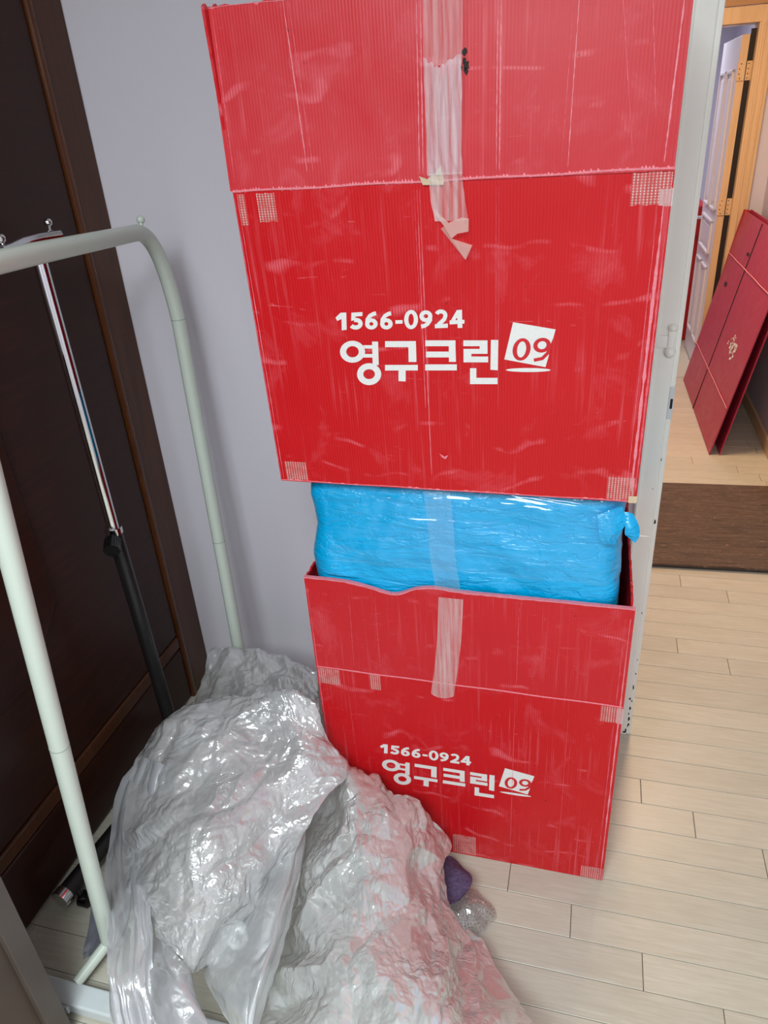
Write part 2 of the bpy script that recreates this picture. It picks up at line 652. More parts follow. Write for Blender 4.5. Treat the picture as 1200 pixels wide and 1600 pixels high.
# hall
struct(MB().box(.845, .95, 1.70, 4.63, 0, 2.35).done('wall_hall_right', M['hallwall']))
struct(MB().box(-.60, -.5, 1.70, 7.2, 0, 2.35).done('wall_hall_left', M['hallwall']))
struct(MB().box(-.5, -.12, 4.63, 4.75, 0, 2.35).box(.70, .845, 4.63, 4.75, 0, 2.35).box(-.12, .70, 4.63, 4.75, 1.95, 2.35).done('wall_hall_far', M['hallwall']))
struct(MB().box(.83, .845, 1.72, 4.6, 0, .07, .003).done('baseboard_hall_right', M['orangewood']))
# far room
struct(MB().box(.90, 1.0, 4.75, 7.2, 0, 2.35).done('wall_far_right', M['bathwall']))
struct(MB().box(-.5, 1.0, 7.1, 7.2, 0, 2.35).done('wall_far_back', M['bathwall']))
struct(MB().box(-.49, .90, 4.76, 7.1, 2.06, 2.10).done('ceiling_far', M['bathwall']))

# white door frame beside the stack
df = struct(MB().box(.121, .166, 1.552, WY, 0, 2.12, .003).box(.166, .176, 1.556, 1.715, 0, 2.12, .0015)
            .box(.174, .178, 1.575, 1.712, 0, 2.12)
            .box(.121, 1.09, 1.552, WY, 2.06, 2.12, .003).box(1.045, 1.09, 1.552, WY, 0, 2.06, .003).done('trim_1', M['frame']))
MB().tube([(.127, 1.553, 0.0), (.127, 1.553, 2.06)], .0045, 10).done('bead_moulding', M['frame'], df, True)
# small latch fitting painted over, with a plate
lt = MB().box(.119, .150, 1.548, 1.556, 1.058, 1.083, .002)
lt.ball((.157, 1.553, 1.098), .011, 14, .8).ball((.156, 1.551, 1.050), .012, 14, 1.0)
lt.box(.149, .163, 1.546, 1.556, 1.052, 1.095, .003)
lt.done('painted_latch', M['frame'], df, True)
MB().box(.1655, .1765, 1.5525, 1.560, .905, .975, .0015).done('strike_plate', M['plastic_white'], df)
MB().box(.1695, .1745, 1.5515, 1.558, .928, .950, .001).done('strike_hole', M['chip_gap'], df)
ch = MB()
for (x, z, w, h) in [(.170, .655, .0045, .011), (.1695, .165, .004, .014), (.164, .128, .006, .006), (.1675, .092, .005, .012), (.1655, .075, .004, .005),
                     (.168, .055, .005, .016), (.166, .030, .004, .010), (.163, .018, .004, .012), (.170, .118, .003, .005), (.171, .21, .003, .004),
                     (.160, .010, .008, .006), (.1705, .255, .002, .004), (.1565, .74, .0015, .003), (.1690, .035, .004, .008), (.1665, .81, .002, .006), (.167, .40, .002, .005)]:
    q = [(x + w * .5 * math.cos(a) * RNG.uniform(.6, 1.2), z + h * .5 * math.sin(a) * RNG.uniform(.7, 1.2)) for a in [i * math.pi / 4 for i in range(8)]]
    ch.prism(q, 1.5505 if x < .166 else 1.5545, 1.557)
ch.done('paint_chips', M['chip_gap'], df)

# far wooden door frame, lintel and door leaf
ff = struct(MB().box(.700, .770, 4.595, 4.63, 0, 1.86, .004).box(-.19, .770, 4.596, 4.63, 1.80, 1.872, .004)
            .box(-.19, -.12, 4.596, 4.63, 0, 1.86, .004).box(.690, .705, 4.60, 4.75, 0, 1.80).box(-.12, .70, 4.60, 4.75, 1.80, 1.815).done('trim_2', M['orangewood']))
MB().box(.712, .722, 4.588, 4.598, 0, 1.80, .003).box(.745, .752, 4.588, 4.598, 0, 1.86, .003).done('frame_moulding', M['orangewood'], ff)
struct(MB().box(-.19, .84, 4.60, 4.63, 1.875, 2.3).done('trim_3', M['brownwood']))
dl = empty('white_panel_door', (.662, 4.66, 0.012), 'white panelled door standing open in the far light wood frame', 'door')
W_, H_ = .66, 1.745
# leaf runs away from the hinge edge; local frame x = thickness, y = along
lb = MB()
lb.box(-.032, 0, 0, W_, 0, H_, .002)
leaf = lb.done('door_leaf', M['leaf'], dl)
MB().box(-.034, .001, -.003, 0, 0, H_).done('wooden_edge', M['orangewood'], dl)
for (y0, y1, z0, z1) in [(.10, .31, .91, 1.60), (.36, .57, .91, 1.60), (.12, .55, .67, .86), (.10, .31, .15, .61), (.36, .57, .15, .61)]:
    pm = MB()
    w = .018
    for (a, b, c, d) in [(y0, y1, z0, z0 + w), (y0, y1, z1 - w, z1), (y0, y0 + w, z0, z1), (y1 - w, y1, z0, z1)]:
        pm.box(-.045, -.030, a, b, c, d, .005)
    pm.box(-.038, -.030, y0 + .04, y1 - .04, z0 + .04, z1 - .04, .004)
    pm.done('raised_panel', M['leaf'], dl)
MB().ball((-.085, W_ - .06, .82), .024, 16).tube([(-.03, W_ - .06, .82), (-.085, W_ - .06, .82)], .010, 12).done('door_knob', M['chrome'], dl, True)
MB().box(-.034, -.030, W_ - .085, W_ - .035, 1.02, 1.10).done('yellow_sticker', simple('yellow_sticker_paper', srgb(206, 180, 70), .5), dl)
for z in (.905, 1.545):
    hb = MB().box(-.038, -.002, -.010, -.003, z, z + .085).box(.004, .028, -.010, -.004, z, z + .085)
    hg = hb.done('hinge', M['orangewood'], dl)
    sm = MB()
    for dz in (.01, .03, .052, .074):
        for x in (-.028 + (.006 if dz in (.01, .074) else 0), .012):
            sm.ball((x, -.011, z + dz), .0028, 8)
    sm.done('screws', M['chip_gap'], hg)
dl.rotation_euler = (0, 0, math.radians(.5))
MB().box(.665, .690, 4.655, 4.67, .02, 1.78).done('gap_shade_strip', M['chip_gap'], ff)  # solid dark strip standing in for the shade of the hinge gap
# red storage boxes deep in the far room, seen past the free edge of the leaf
tag(MB().box(.32, .668, 5.46, 5.90, .0, .88, .01).done('red_storage_carton', M['redin']), 'dark red carton in the far room behind the white door', 'box')

# brown floor mat in the hall
mt = empty('floor_mat', (0, 2.40, 0), 'brown streaked mat lying across the hall floor beyond the doorway', 'mat')
MB().box(-.25, .826, 0, .675, .010, .020, .003).done('mat_surface', M['mat'], mt)
MB().box(-.246, .822, .004, .671, .0, .010, .002).done('rubber_backing', M['rubber'], mt)
mt.rotation_euler = (0, 0, math.radians(3.0))

# ------------------------------------------------------------------ printed mark on the boxes
HM = [[0.00036736055, -6.1969705e-05, 0.097443162], [2.4214922e-05, -0.00038981107, 0.34869661], [8.1087398e-05, -0.00016538743, 1.0]]


def art(x, y):
    p = HM[0][0] * x + HM[0][1] * y + HM[0][2]
    q = HM[1][0] * x + HM[1][1] * y + HM[1][2]
    w = HM[2][0] * x + HM[2][1] * y + HM[2][2]
    return p / w, q / w


def poly_obj(name, polys, mat, parent, off, surf, shift=(0, 0)):
    """polys: list of outlines in artwork units, lifted off the panel as a thin print film"""
    v, f = [], []
    for n_, pl in enumerate(polys):
        b0 = len(v)
        for x, y in pl:
            a, b = art(x, y)
            v.append((a + shift[0], surf(a + shift[0], b + shift[1]) - off - n_ * 2e-6, b + shift[1]))
        f.append(tuple(range(b0, len(v))))
    o = mk(name, v, f, mat, parent)
    me = o.data
    import bmesh
    bm = bmesh.new()
    bm.from_mesh(me)
    for fc in bm.faces:
        fc.normal_update()
        if fc.normal.y > 0:
            fc.normal_flip()
    bm.to_mesh(me)
    bm.free()
    return o


def ring(cx, cy, ro, so, ri, si, n=28):
    out = []
    for i in range(n):
        a, b = 2 * math.pi * i / n, 2 * math.pi * (i + 1) / n
        out.append([(cx + ro * math.cos(a), cy + so * math.sin(a)), (cx + ro * math.cos(b), cy + so * math.sin(b)),
                    (cx + ri * math.cos(b), cy + si * math.sin(b)), (cx + ri * math.cos(a), cy + si * math.sin(a))])
    return out


def stroke(pts, w, caps=False):
    """thick polyline as quads mitred at its joints"""
    out = []
    n = len(pts)
    nor = []
    for i in range(n):
        a = pts[max(i - 1, 0)]
        b = pts[min(i + 1, n - 1)]
        dx, dy = b[0] - a[0], b[1] - a[1]
        l = math.hypot(dx, dy)
        nor.append((-dy / l * w / 2, dx / l * w / 2))
    for i in range(n - 1):
        (x0, y0), (x1, y1) = pts[i], pts[i + 1]
        (a0, b0), (a1, b1) = nor[i], nor[i + 1]
        out.append([(x0 + a0, y0 + b0), (x1 + a1, y1 + b1), (x1 - a1, y1 - b1), (x0 - a0, y0 - b0)])
    return out


def earc(cx, cy, rx, ry, a0, a1, n=16):
    return [(cx + rx * math.cos(math.radians(a0 + (a1 - a0) * i / n)), cy + ry * math.sin(math.radians(a0 + (a1 - a0) * i / n))) for i in range(n + 1)]


def digits():
    P = []
    # 1
    P += [[(127, 160), (150, 138), (175, 137), (177, 214), (155, 217), (154, 166), (135, 175)]]
    # 5
    P += [[(198, 138), (247, 135), (247, 153), (216, 155), (215, 170), (197, 175)]]
    P += stroke(earc(217, 187, 22, 17, -110, 150, 16), 19)
    # 6 6
    for cx in (287, 354):
        P += ring(cx, 188, 28, 25, 9, 8)
        P += stroke([(cx - 19, 190), (cx - 17, 168), (cx - 6, 152), (cx + 10, 143), (cx + 21, 141)], 18)
    P += [[(394, 172), (426, 171), (426, 187), (394, 188)]]
    P += ring(464, 169, 31, 43, 12, 26)
    # 9
    P += ring(530, 154, 29, 26, 10, 9)
    P += stroke([(549, 152), (549, 172), (538, 188), (524, 197), (509, 200)], 18)
    # 2
    P += stroke(earc(597, 150, 20, 17, -160, 20, 12) + [(612, 168), (596, 183), (584, 194)], 18)
    P += [[(570, 190), (628, 187), (628, 206), (570, 208)]]
    # 4
    P += [[(668, 127), (691, 125), (693, 206), (672, 207)], [(636, 173), (702, 170), (702, 187), (636, 191)], [(668, 127), (690, 126), (655, 182), (636, 182)]]
    return P


def hangul():
    P = ring(203, 312, 56, 49, 28, 25)
    P += [[(290, 267), (317, 267), (320, 372), (293, 372)], [(250, 283), (295, 283), (295, 298), (258, 298)], [(258, 322), (295, 322), (295, 338), (250, 338)]]
    P += ring(277, 412, 54, 49, 26, 22)
    P += [[(348, 265), (485, 265), (486, 292), (348, 292)], [(452, 292), (486, 292), (488, 358), (453, 358)], [(348, 371), (494, 371), (494, 396), (348, 396)], [(408, 394), (440, 394), (440, 445), (408, 443)]]
    P += [[(527, 262), (662, 262), (662, 288), (527, 288)], [(632, 288), (662, 288), (664, 358), (633, 358)], [(530, 312), (633, 312), (633, 338), (530, 338)], [(527, 369), (668, 369), (668, 396), (527, 396)]]
    P += [[(697, 262), (805, 262), (805, 288), (697, 288)], [(770, 288), (805, 288), (805, 300), (770, 300)], [(698, 300), (805, 300), (805, 322), (698, 322)], [(698, 322), (733, 322), (733, 334), (698, 334)], [(698, 334), (808, 334), (808, 360), (698, 360)],
          [(820, 260), (853, 260), (851, 395), (818, 393)], [(727, 386), (755, 386), (755, 429), (727, 429)], [(727, 429), (850, 429), (850, 457), (727, 457)]]
    return P


def emblem():
    P = [[(919, 181), (1109, 213), (1098, 252), (1078, 300), (1085, 306), (1064, 381), (880, 347)]]
    P += [[(987 + 100 * math.cos(a), 394 + 9 * math.sin(a)) for a in [i * math.pi / 14 for i in range(28)]]]
    return P


def emblem_red():
    P = []
    n = 26
    sl = lambda x, y: (x + (304 - y) * .12, y)
    P += [[sl(*q) for q in pl] for pl in ring(957, 302, 40, 50, 20, 36)]
    P += [[sl(*q) for q in pl] for pl in ring(1046, 283, 39, 33, 20, 18)]
    P += stroke([(1077, 268), (1082, 290), (1074, 318), (1050, 342), (1012, 350)], 15)
    return P


def add_logo(parent, off, shift, surf):
    poly_obj('phone_number', digits(), M['print'], parent, off, surf, shift=shift)
    poly_obj('hangul_lettering', hangul(), M['print'], parent, off, surf, shift=shift)
    e = poly_obj('square_emblem', emblem(), M['print'], parent, off, surf, shift=shift)
    poly_obj('emblem_number', emblem_red(), M['printred'], e, off + .0003, surf, shift=shift)


# ------------------------------------------------------------------ boxes
def sheet_panel(name, w, h, th, mat, parent, loc=(0, 0, 0), rot=(0, 0, 0), bow=0.0, ragged=0.0, nx=60, nz=24, seed=1, dip=None):
    """panel in local x-z plane, front at y=0, back at y=+th, slightly warped"""
    rg = random.Random(seed)
    ph = [rg.uniform(0, 6.28) for _ in range(6)]

    def surf(x, z):
        s, t_ = min(1, max(0, x / w)), min(1, max(0, z / h))
        y = bow * (math.sin(s * 5 + ph[0]) * math.sin(t_ * 3 + ph[1]) * .5 + math.sin(s * 11 + ph[2] + t_ * 2) * .22)
        return y * min(1, 6 * min(s, 1 - s)) * min(1, 5 * min(t_, 1 - t_))
    rag = [rg.uniform(-1, 1) * ragged for _ in range(nx + 1)]
    v, f = [], []
    for side in (0, 1):
        for j in range(nz + 1):
            for i in range(nx + 1):
                s, t_ = i / nx, j / nz
                y = surf(s * w, t_ * h)
                z = t_ * h
                if t_ > .97:
                    z += rag[i]
                if dip and j > nz * .7:
                    z -= dip(s) * (j / nz - .7) / .3
                v.append((s * w, y + side * th, z))
    n = (nx + 1) * (nz + 1)
    W = nx + 1
    for j in range(nz):
        for i in range(nx):
            a = j * W + i
            f.append((a, a + 1, a + W + 1, a + W))
            f.append((n + a, n + a + W, n + a + W + 1, n + a + 1))
    for i in range(nx):
        f.append((i, n + i, n + i + 1, i + 1))
        a = nz * W + i
        f.append((a, a + 1, n + a + 1, n + a))
    for j in range(nz):
        a = j * W
        f.append((a, a + W, n + a + W, n + a))
        a = j * W + nx
        f.append((a, n + a, n + a + W, a + W))
    o = mk(name, v, f, mat, parent, False)
    me = o.data
    me.polygons.foreach_set('use_smooth', [True] * len(me.polygons))
    me.set_sharp_from_angle(angle=math.radians(35))
    o.location = loc
    o.rotation_euler = rot
    SURF[o.name] = surf
    return o


SURF = {}


def zigzag(name, x0, z0, x1, z1, y, mat, parent, up=.0035, dn=.0022, pitch=.0044, seed=3, base=.0018, loc=(0, 0, 0)):
    """whitened, toothed line along a worn crease"""
    rg = random.Random(seed)
    L = math.hypot(x1 - x0, z1 - z0)
    n = int(L / pitch * 2)
    v, f = [], []
    for i in range(n + 1):
        s = i / n
        x, z = x0 + (x1 - x0) * s, z0 + (z1 - z0) * s
        a = base + (up * rg.random() ** 1.5 if i % 2 else .0002)
        b = base * .8 + (dn * rg.random() ** 3 if i % 2 else 0)
        wob = math.sin(s * 23) * .0006
        v += [(x, y + .0012, z + a + wob), (x, y - .0008, z + base * .4 + wob), (x, y - .0008, z - base * .4 + wob), (x, y + .0012, z - b + wob)]
    for i in range(n):
        for k in range(3):
            p = i * 4 + k
            f.append((p, p + 1, p + 5, p + 4))
    o = mk(name, v, f, mat, parent, False)
    o.location = loc
    return o


def vline(parent, x, z0, z1, w, mat, y=-.0006, lean=0.0, seed=1, name='crease_line', surf=None, dz=0):
    rg = random.Random(seed)
    n = 40
    v, f = [], []
    for i in range(n + 1):
        s = i / n
        ww = w * rg.uniform(.4, 1.2) * (0.3 + .7 * math.sin(math.pi * min(1, s * 1.1)) ** .3 if s < .95 else .4)
        xx = x + lean * (s - .5) + rg.uniform(-.0002, .0002)
        z = z0 + (z1 - z0) * s
        yy = (surf(xx, z - dz) if surf else 0) + y
        v += [(xx - ww / 2, yy, z), (xx, yy - .0002, z), (xx + ww / 2, yy, z)]
    for i in range(n):
        p = i * 3
        f += [(p, p + 1, p + 4, p + 3), (p + 1, p + 2, p + 5, p + 4)]
    return mk(name, v, f, mat, parent, True)


def patch(name, x0, x1, z0, z1, y, mat, parent, n=10, surf=None):
    """thin taped patch standing just off the panel"""
    rg = random.Random(int(x0 * 1e4) + int(z0 * 1e4))
    v, f = [], []
    for j in range(n + 1):
        for i in range(n + 1):
            px_, pz_ = x0 + (x1 - x0) * i / n, z0 + (z1 - z0) * j / n
            v.append((px_, y + (surf(px_, pz_) if surf else 0) - rg.uniform(0, .0003), z0 + (z1 - z0) * j / n + (rg.uniform(-.001, .001) if j in (0, n) else 0)))
    for j in range(n):
        for i in range(n):
            a = j * (n + 1) + i
            f.append((a, a + 1, a + n + 2, a + n + 1))
    o = mk(name, v, f, mat, parent, True)
    return o


RAG = [0, .1, .5, .35, .8, .7, .9, .6, .75, .4, .3, .35, .1, 0, 0]


def strip_tape(name, path, w, mat, parent, seed, ruck=.0015, nx=14, taper=None, rag=0):
    """tape along a path of (x, y, z) centre points, width in x"""
    rg = np.random.RandomState(seed)
    P = np.array(path, float)
    n = 90
    tt = np.linspace(0, len(P) - 1, n)
    Q = np.stack([np.interp(tt, range(len(P)), P[:, k]) for k in range(3)], 1)
    ph = rg.uniform(0, 6.28, 8)
    v, f = [], []
    for i in range(n):
        s = i / (n - 1)
        ww = w * (taper(s) if taper else 1)
        for k in range(nx + 1):
            u = k / nx - .5
            y = ruck * (math.sin(u * 21 + ph[0] + 2.5 * math.sin(s * 5 + ph[1])) + .6 * math.sin(u * 37 + ph[2] + 3 * math.sin(s * 8 + ph[3])))
            rz = rag * RAG[k % len(RAG)] * max(0, 1 - s * 5)
            v.append((Q[i, 0] + u * ww, Q[i, 1] + y - ruck * 1.6, Q[i, 2] - rz))
    for i in range(n - 1):
        for k in range(nx):
            a = i * (nx + 1) + k
            f.append((a, a + 1, a + nx + 2, a + nx + 1))
    return mk(name, v, f, mat, parent, True)


TH = .004
# ---- lower box
lo = empty('moving_box', (-.503, 1.100, 0.0), 'worn red plastic moving box standing on the floor at the bottom of the stack', 'box', 'printed red moving boxes')
LW, LD, LBH, LFH = .610, .42, .508, .220
lp = sheet_panel('front_panel', LW, LBH, TH, M['red2'], lo, (0, 0, 0.001), bow=.0012, seed=4)
SL = SURF[lp.name]
sheet_panel('back_panel', LW, LBH, TH, M['red2'], lo, (0, LD - TH, 0.001), seed=5)
sheet_panel('side_panel', LD - .002, LBH, TH, M['red2'], lo, (TH, .001, 0.001), (0, 0, math.pi / 2), seed=6)
sheet_panel('side_panel', LD - .002, LBH, TH, M['red2'], lo, (LW, .001, 0.001), (0, 0, math.pi / 2), seed=7)
MB().box(.003, LW - .003, .003, LD - .003, .001, .007).done('bottom_panel', M['redin'], lo)


def dipf(s):
    return .010 * math.exp(-((s - .24) / .07) ** 2) + .014 * math.exp(-((s - .30) / .05) ** 2) - .004 * math.exp(-((s - .42) / .05) ** 2)


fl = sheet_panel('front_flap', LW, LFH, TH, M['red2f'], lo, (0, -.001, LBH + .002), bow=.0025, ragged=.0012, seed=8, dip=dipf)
SLF = SURF[fl.name]
sheet_panel('side_flap', LD - .02, LFH - .002, TH, M['red2'], lo, (.004, .006, LBH + .002), (0, math.radians(-2.0), math.pi / 2), seed=9, ragged=.003)
sheet_panel('side_flap', LD - .02, LFH + .012, TH, M['red2'], lo, (LW - .004, .006, LBH + .002), (0, math.radians(1.0), math.pi / 2), seed=10, ragged=.004)
sheet_panel('back_flap', LW, LFH, TH, M['red2'], lo, (0, LD - TH, LBH + .002), seed=11, ragged=.002)
zigzag('worn_crease', .002, LBH, LW - .002, LBH - .003, -.0012, M['wear'], lo, up=.0006, dn=.0026, seed=5, base=.0010)
pts = 60
for i0 in range(1):
    v, f = [], []
    for i in range(pts + 1):
        s = i / pts
        z = LBH + .002 + LFH - dipf(s)
        a = RNG.uniform(.0008, .0022)
        v += [(s * LW, -.0035, z - a * 1.2), (s * LW, -.0036, z + .0010), (s * LW, .0040, z + .0012)]
    for i in range(pts):
        p = i * 3
        f += [(p, p + 3, p + 4, p + 1), (p + 1, p + 4, p + 5, p + 2)]
    mk('frayed_edge', v, f, M['wear'], lo)
for (x, z0, z1, w, s, ln) in [(.409, .03, .50, .0010, 3, .001), (.412, .53, .71, .0012, 4, .001), (.140, .53, .70, .0011, 6, .0), (.255, .02, .2, .0007, 8, 0), (.512, .02, .5, .0008, 9, 0), (.086, .52, .7, .0009, 16, .004), (.066, .3, .45, .0008, 17, -.002)]:
    up_f = z0 > .51
    vline(lo, x, z0, z1, w, M['crease'], y=-.0016 if up_f else -.0004, seed=s, lean=ln, surf=SLF if up_f else SL, dz=LBH + .002 if up_f else 0)
vline(lo, LW - .006, .01, LBH + .2, .0035, M['wear'], y=-.0015, seed=12, name='worn_corner')
vline(lo, LW - .014, .01, LBH + .2, .0015, M['crease'], y=-.0015, seed=13, name='worn_corner')
vline(lo, .004, .01, LBH + .2, .003, M['crease'], y=-.0015, seed=14, name='worn_corner')
for (x0, x1, z0, z1) in [(.005, .050, .464, .505), (.115, .138, .466, .505), (.570, LW - .001, .464, .502), (.563, LW - .001, .003, .040), (.280, .332, .006, .066)]:
    patch('corner_tape', x0, x1, z0, z1, -.0006, M['mesh_tape'], lo, surf=SL)
patch('corner_tape', LW - .010, LW + .001, .464, .502, -.0014, M['tape2'], lo)
strip_tape('packing_tape', [(.288, -.0035, .716), (.283, -.0032, .62), (.276, -.003, .55), (.270, -.003, .508), (.265, -.003, .470)], .046, M['tape2'], lo, 4, ruck=.0003,
           taper=lambda s: 1 if s < .93 else max(.25, 1 - ((s - .93) / .07) ** 2 * .75))
add_logo(lo, .0005, (-.0125, .0115), SL)

# ---- upper box
tl = math.atan2(.025, .477)
up = empty('moving_box', (-.515, 1.085, .943), 'worn red plastic moving box on top of the stack, above the blue bundle', 'box', 'printed red moving boxes')
up.rotation_euler = (tl, 0, 0)
UW, UD, UBH, UFH = .602, .40, .478, .222
upn = sheet_panel('front_panel', UW, UBH, TH, M['red1'], up, bow=.0012, seed=24)
SU = SURF[upn.name]
sheet_panel('back_panel', UW, UBH, TH, M['red1'], up, (0, UD - TH, 0), seed=25)
sheet_panel('side_panel', UD - .002, UBH, TH, M['red1'], up, (TH, .001, 0), (0, 0, math.pi / 2), seed=26)
sheet_panel('side_panel', UD - .002, UBH, TH, M['red1'], up, (UW, .001, 0), (0, 0, math.pi / 2), seed=27)
MB().box(.003, UW - .003, .003, UD - .003, .0, .006).done('bottom_panel', M['redin'], up)
fr = (-tl - .01, 0, 0)
fz = UBH + .0008
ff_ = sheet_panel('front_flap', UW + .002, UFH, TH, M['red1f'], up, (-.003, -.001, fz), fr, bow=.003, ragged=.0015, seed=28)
SUF = SURF[ff_.name]
sheet_panel('side_flap', UD - .02, UFH, TH, M['red1'], up, (.003, .006, fz), (0, math.radians(-1.5), math.pi / 2), seed=29, ragged=.003)
sheet_panel('side_flap', UD - .02, UFH, TH, M['red1'], up, (UW - .001, .006, fz), (0, math.radians(1.5), math.pi / 2), seed=30, ragged=.003)
sheet_panel('back_flap', UW, UFH, TH, M['red1'], up, (0, UD - TH, fz), seed=31, ragged=.002)
zigzag('worn_crease', .0, UBH, UW, UBH + .004, -.0012, M['wear'], up, up=.0045, dn=.0014, seed=35, base=.0019)
zigzag('frayed_edge', .0, .0018, UW, .0018, -.0004, M['wear'], up, up=.0022, dn=.0004, pitch=.012, seed=36, base=.0007)
e = zigzag('frayed_edge', -.003, .0, UW - .002, .0, -.0004, M['wear'], ff_, up=.0003, dn=.003, pitch=.009, seed=37, base=.0007)
e.location = (.002, 0, UFH - .002)
for (x, z0, z1, w, s, ln, par, mt_) in [
        (.283, .01, UFH - .003, .0016, 41, .004, ff_, 'wear'), (.288, .01, UFH - .003, .0016, 42, .004, ff_, 'wear'),
        (.384, .01, UFH - .003, .0013, 43, .000, ff_, 'wear'), (.388, .01, UFH - .003, .0016, 44, .000, ff_, 'wear'),
        (.470, .01, UFH - .003, .0010, 45, .006, ff_, 'crease'), (.477, .01, UFH - .003, .0014, 46, .004, ff_, 'wear'),
        (.116, .02, UFH - .003, .0018, 47, -.010, ff_, 'wear'), (.124, .02, UFH - .003, .0014, 48, -.012, ff_, 'crease'),
        (.010, .01, UFH - .01, .0016, 49, .002, ff_, 'crease'), (.593, .01, UFH - .01, .0022, 50, .004, ff_, 'wear'), (.566, .06, UFH - .01, .0012, 51, -.02, ff_, 'crease'), (.538, .02, UFH - .01, .0012, 60, -.03, ff_, 'crease'),
        (.272, .15, .47, .0010, 52, .003, up, 'wear'), (.276, .03, .47, .0013, 53, .002, up, 'wear'), (.269, .25, .47, .0008, 56, 0, up, 'crease'),
        (.381, .25, .47, .0008, 54, .0, up, 'crease'), (.385, .15, .47, .0008, 55, .0, up, 'crease'),
        (.046, .30, .43, .0007, 57, .0, up, 'crease')]:
    vline(par, x, z0, z1, w, M[mt_], y=-.0005, seed=s, lean=ln, surf=SUF if par is ff_ else SU)
vline(up, UW - .009, .02, .44, .005, M['wear'], y=-.0006, seed=61, name='worn_corner')
vline(up, UW - .016, .02, .43, .0016, M['crease'], y=-.0006, seed=62, name='worn_corner')
vline(up, UW - .003, .02, .44, .003, M['crease'], y=-.0006, seed=63, name='worn_corner')
vline(up, .006, .0, .47, .0012, M['wear'], y=-.0006, seed=64, name='worn_corner')
vline(up, .0015, .0, .47, .0016, M['crease'], y=-.0006, seed=65, name='worn_corner')
for (x0, x1, z0, z1) in [(.036, .064, .436, .474), (.006, .018, .432, .474), (.552, .600, .440, .478), (.556, .598, .004, .044), (.012, .052, .004, .040)]:
    patch('corner_tape', x0, x1, z0, z1, -.0006, M['mesh_tape'], up, surf=SU)
patch('corner_tape', .587, .603, .438, .458, -.0014, M['tape2'], up)
patch('corner_tape', .590, .603, .000, .012, -.0014, M['brown_tape'], up)
strip_tape('packing_tape', [(.319, -.012, .70), (.318, -.011, .66), (.316, -.010, .612)], .048, tape_mat('flat_dusty_tape', .80, (.9, .74, .74, 1), .2), up, 13, ruck=.0004)
strip_tape('packing_tape', [(.316, -.0105, .622), (.316, -.010, .58), (.314, -.007, .52), (.314, -.006, .488)], .047, M['tape'], up, 14, ruck=.0020, rag=.014)
strip_tape('packing_tape', [(.314, -.006, .490), (.315, -.005, .478), (.317, -.006, .455), (.322, -.008, .43)], .046, tape_mat('clear_tape_end', .72, (.9, .82, .82, 1), .1), up, 15, ruck=.0014)
# crumpled tape end and tan glue remnants
rg = random.Random(5)
tv = [(.297, -.006, .446), (.300, -.010, .438), (.318, -.012, .428), (.336, -.010, .434), (.345, -.008, .432), (.345, -.012, .416), (.330, -.014, .414), (.312, -.013, .424), (.306, -.008, .420), (.322, -.015, .408), (.350, -.012, .398), (.340, -.010, .378), (.328, -.016, .396)]
mk('crumpled_tape_end', tv, [(0, 1, 2), (2, 1, 7), (2, 7, 6, 3), (3, 6, 5, 4), (7, 8, 9, 6), (8, 9, 12), (9, 10, 11, 12)], tape_mat('crumpled_tape', .62, (.9, .8, .72, 1), .15, False), up)
mk('glue_remnant', [(.278, -.004, .487), (.290, -.006, .483), (.312, -.004, .480), (.311, -.005, .475), (.283, -.005, .476), (.303, -.006, .492), (.308, -.005, .500)],
   [(0, 1, 4), (1, 2, 3, 4), (1, 5, 2), (5, 6, 2)], M['brown_tape'], up)
hv = MB()
for (x, z, r) in [(.3435, .145, .0035), (.343, .137, .003), (.3455, .131, .0045), (.339, .129, .002), (.345, .125, .003)]:
    q = [(x + r * rg.uniform(.5, 1.2) * math.cos(a), z + r * 1.3 * rg.uniform(.5, 1.2) * math.sin(a)) for a in [i * .7 for i in range(9)]]
    hv.prism(q, -.0030, .0005)
hv.done('puncture_hole', M['chip_gap'], ff_)
mk('white_scuff', [(.290, -.0025, .071), (.299, -.0030, .066), (.305, -.0025, .069), (.300, -.0028, .061), (.294, -.0024, .064)], [(0, 1, 4), (1, 2, 3), (1, 3, 4)], M['wear'], up)
add_logo(up, .0005, (0, 0), SU)

# ------------------------------------------------------------------ crumple noise
def hash2(ix, iy, seed):
    h = np.sin(ix * 127.1 + iy * 311.7 + seed * 74.7) * 43758.5453
    return h - np.floor(h)


def facet(x, y, seed):
    """value noise on a triangular lattice with linear interpolation: flat facets, sharp creases"""
    k = (x + y) * .366025
    i, j = np.floor(x + k), np.floor(y + k)
    g = (i + j) * .211325
    X0, Y0 = x - (i - g), y - (j - g)
    up_ = X0 > Y0
    i1, j1 = np.where(up_, 1, 0), np.where(up_, 0, 1)
    u, v = x + k - i, y + k - j
    a = np.where(up_, u, v)
    b = np.where(up_, v, u)
    h0, h1, h2 = hash2(i, j, seed), hash2(i + i1, j + j1, seed), hash2(i + 1, j + 1, seed)
    return h0 * (1 - a) + h1 * (a - b) + h2 * b - .5


def soft(x, y, seed):
    i, j = np.floor(x), np.floor(y)
    fx, fy = x - i, y - j
    fx, fy = fx * fx * (3 - 2 * fx), fy * fy * (3 - 2 * fy)
    h = lambda a, b: hash2(a, b, seed)
    return (h(i, j) * (1 - fx) + h(i + 1, j) * fx) * (1 - fy) + (h(i, j + 1) * (1 - fx) + h(i + 1, j + 1) * fx) * fy - .5


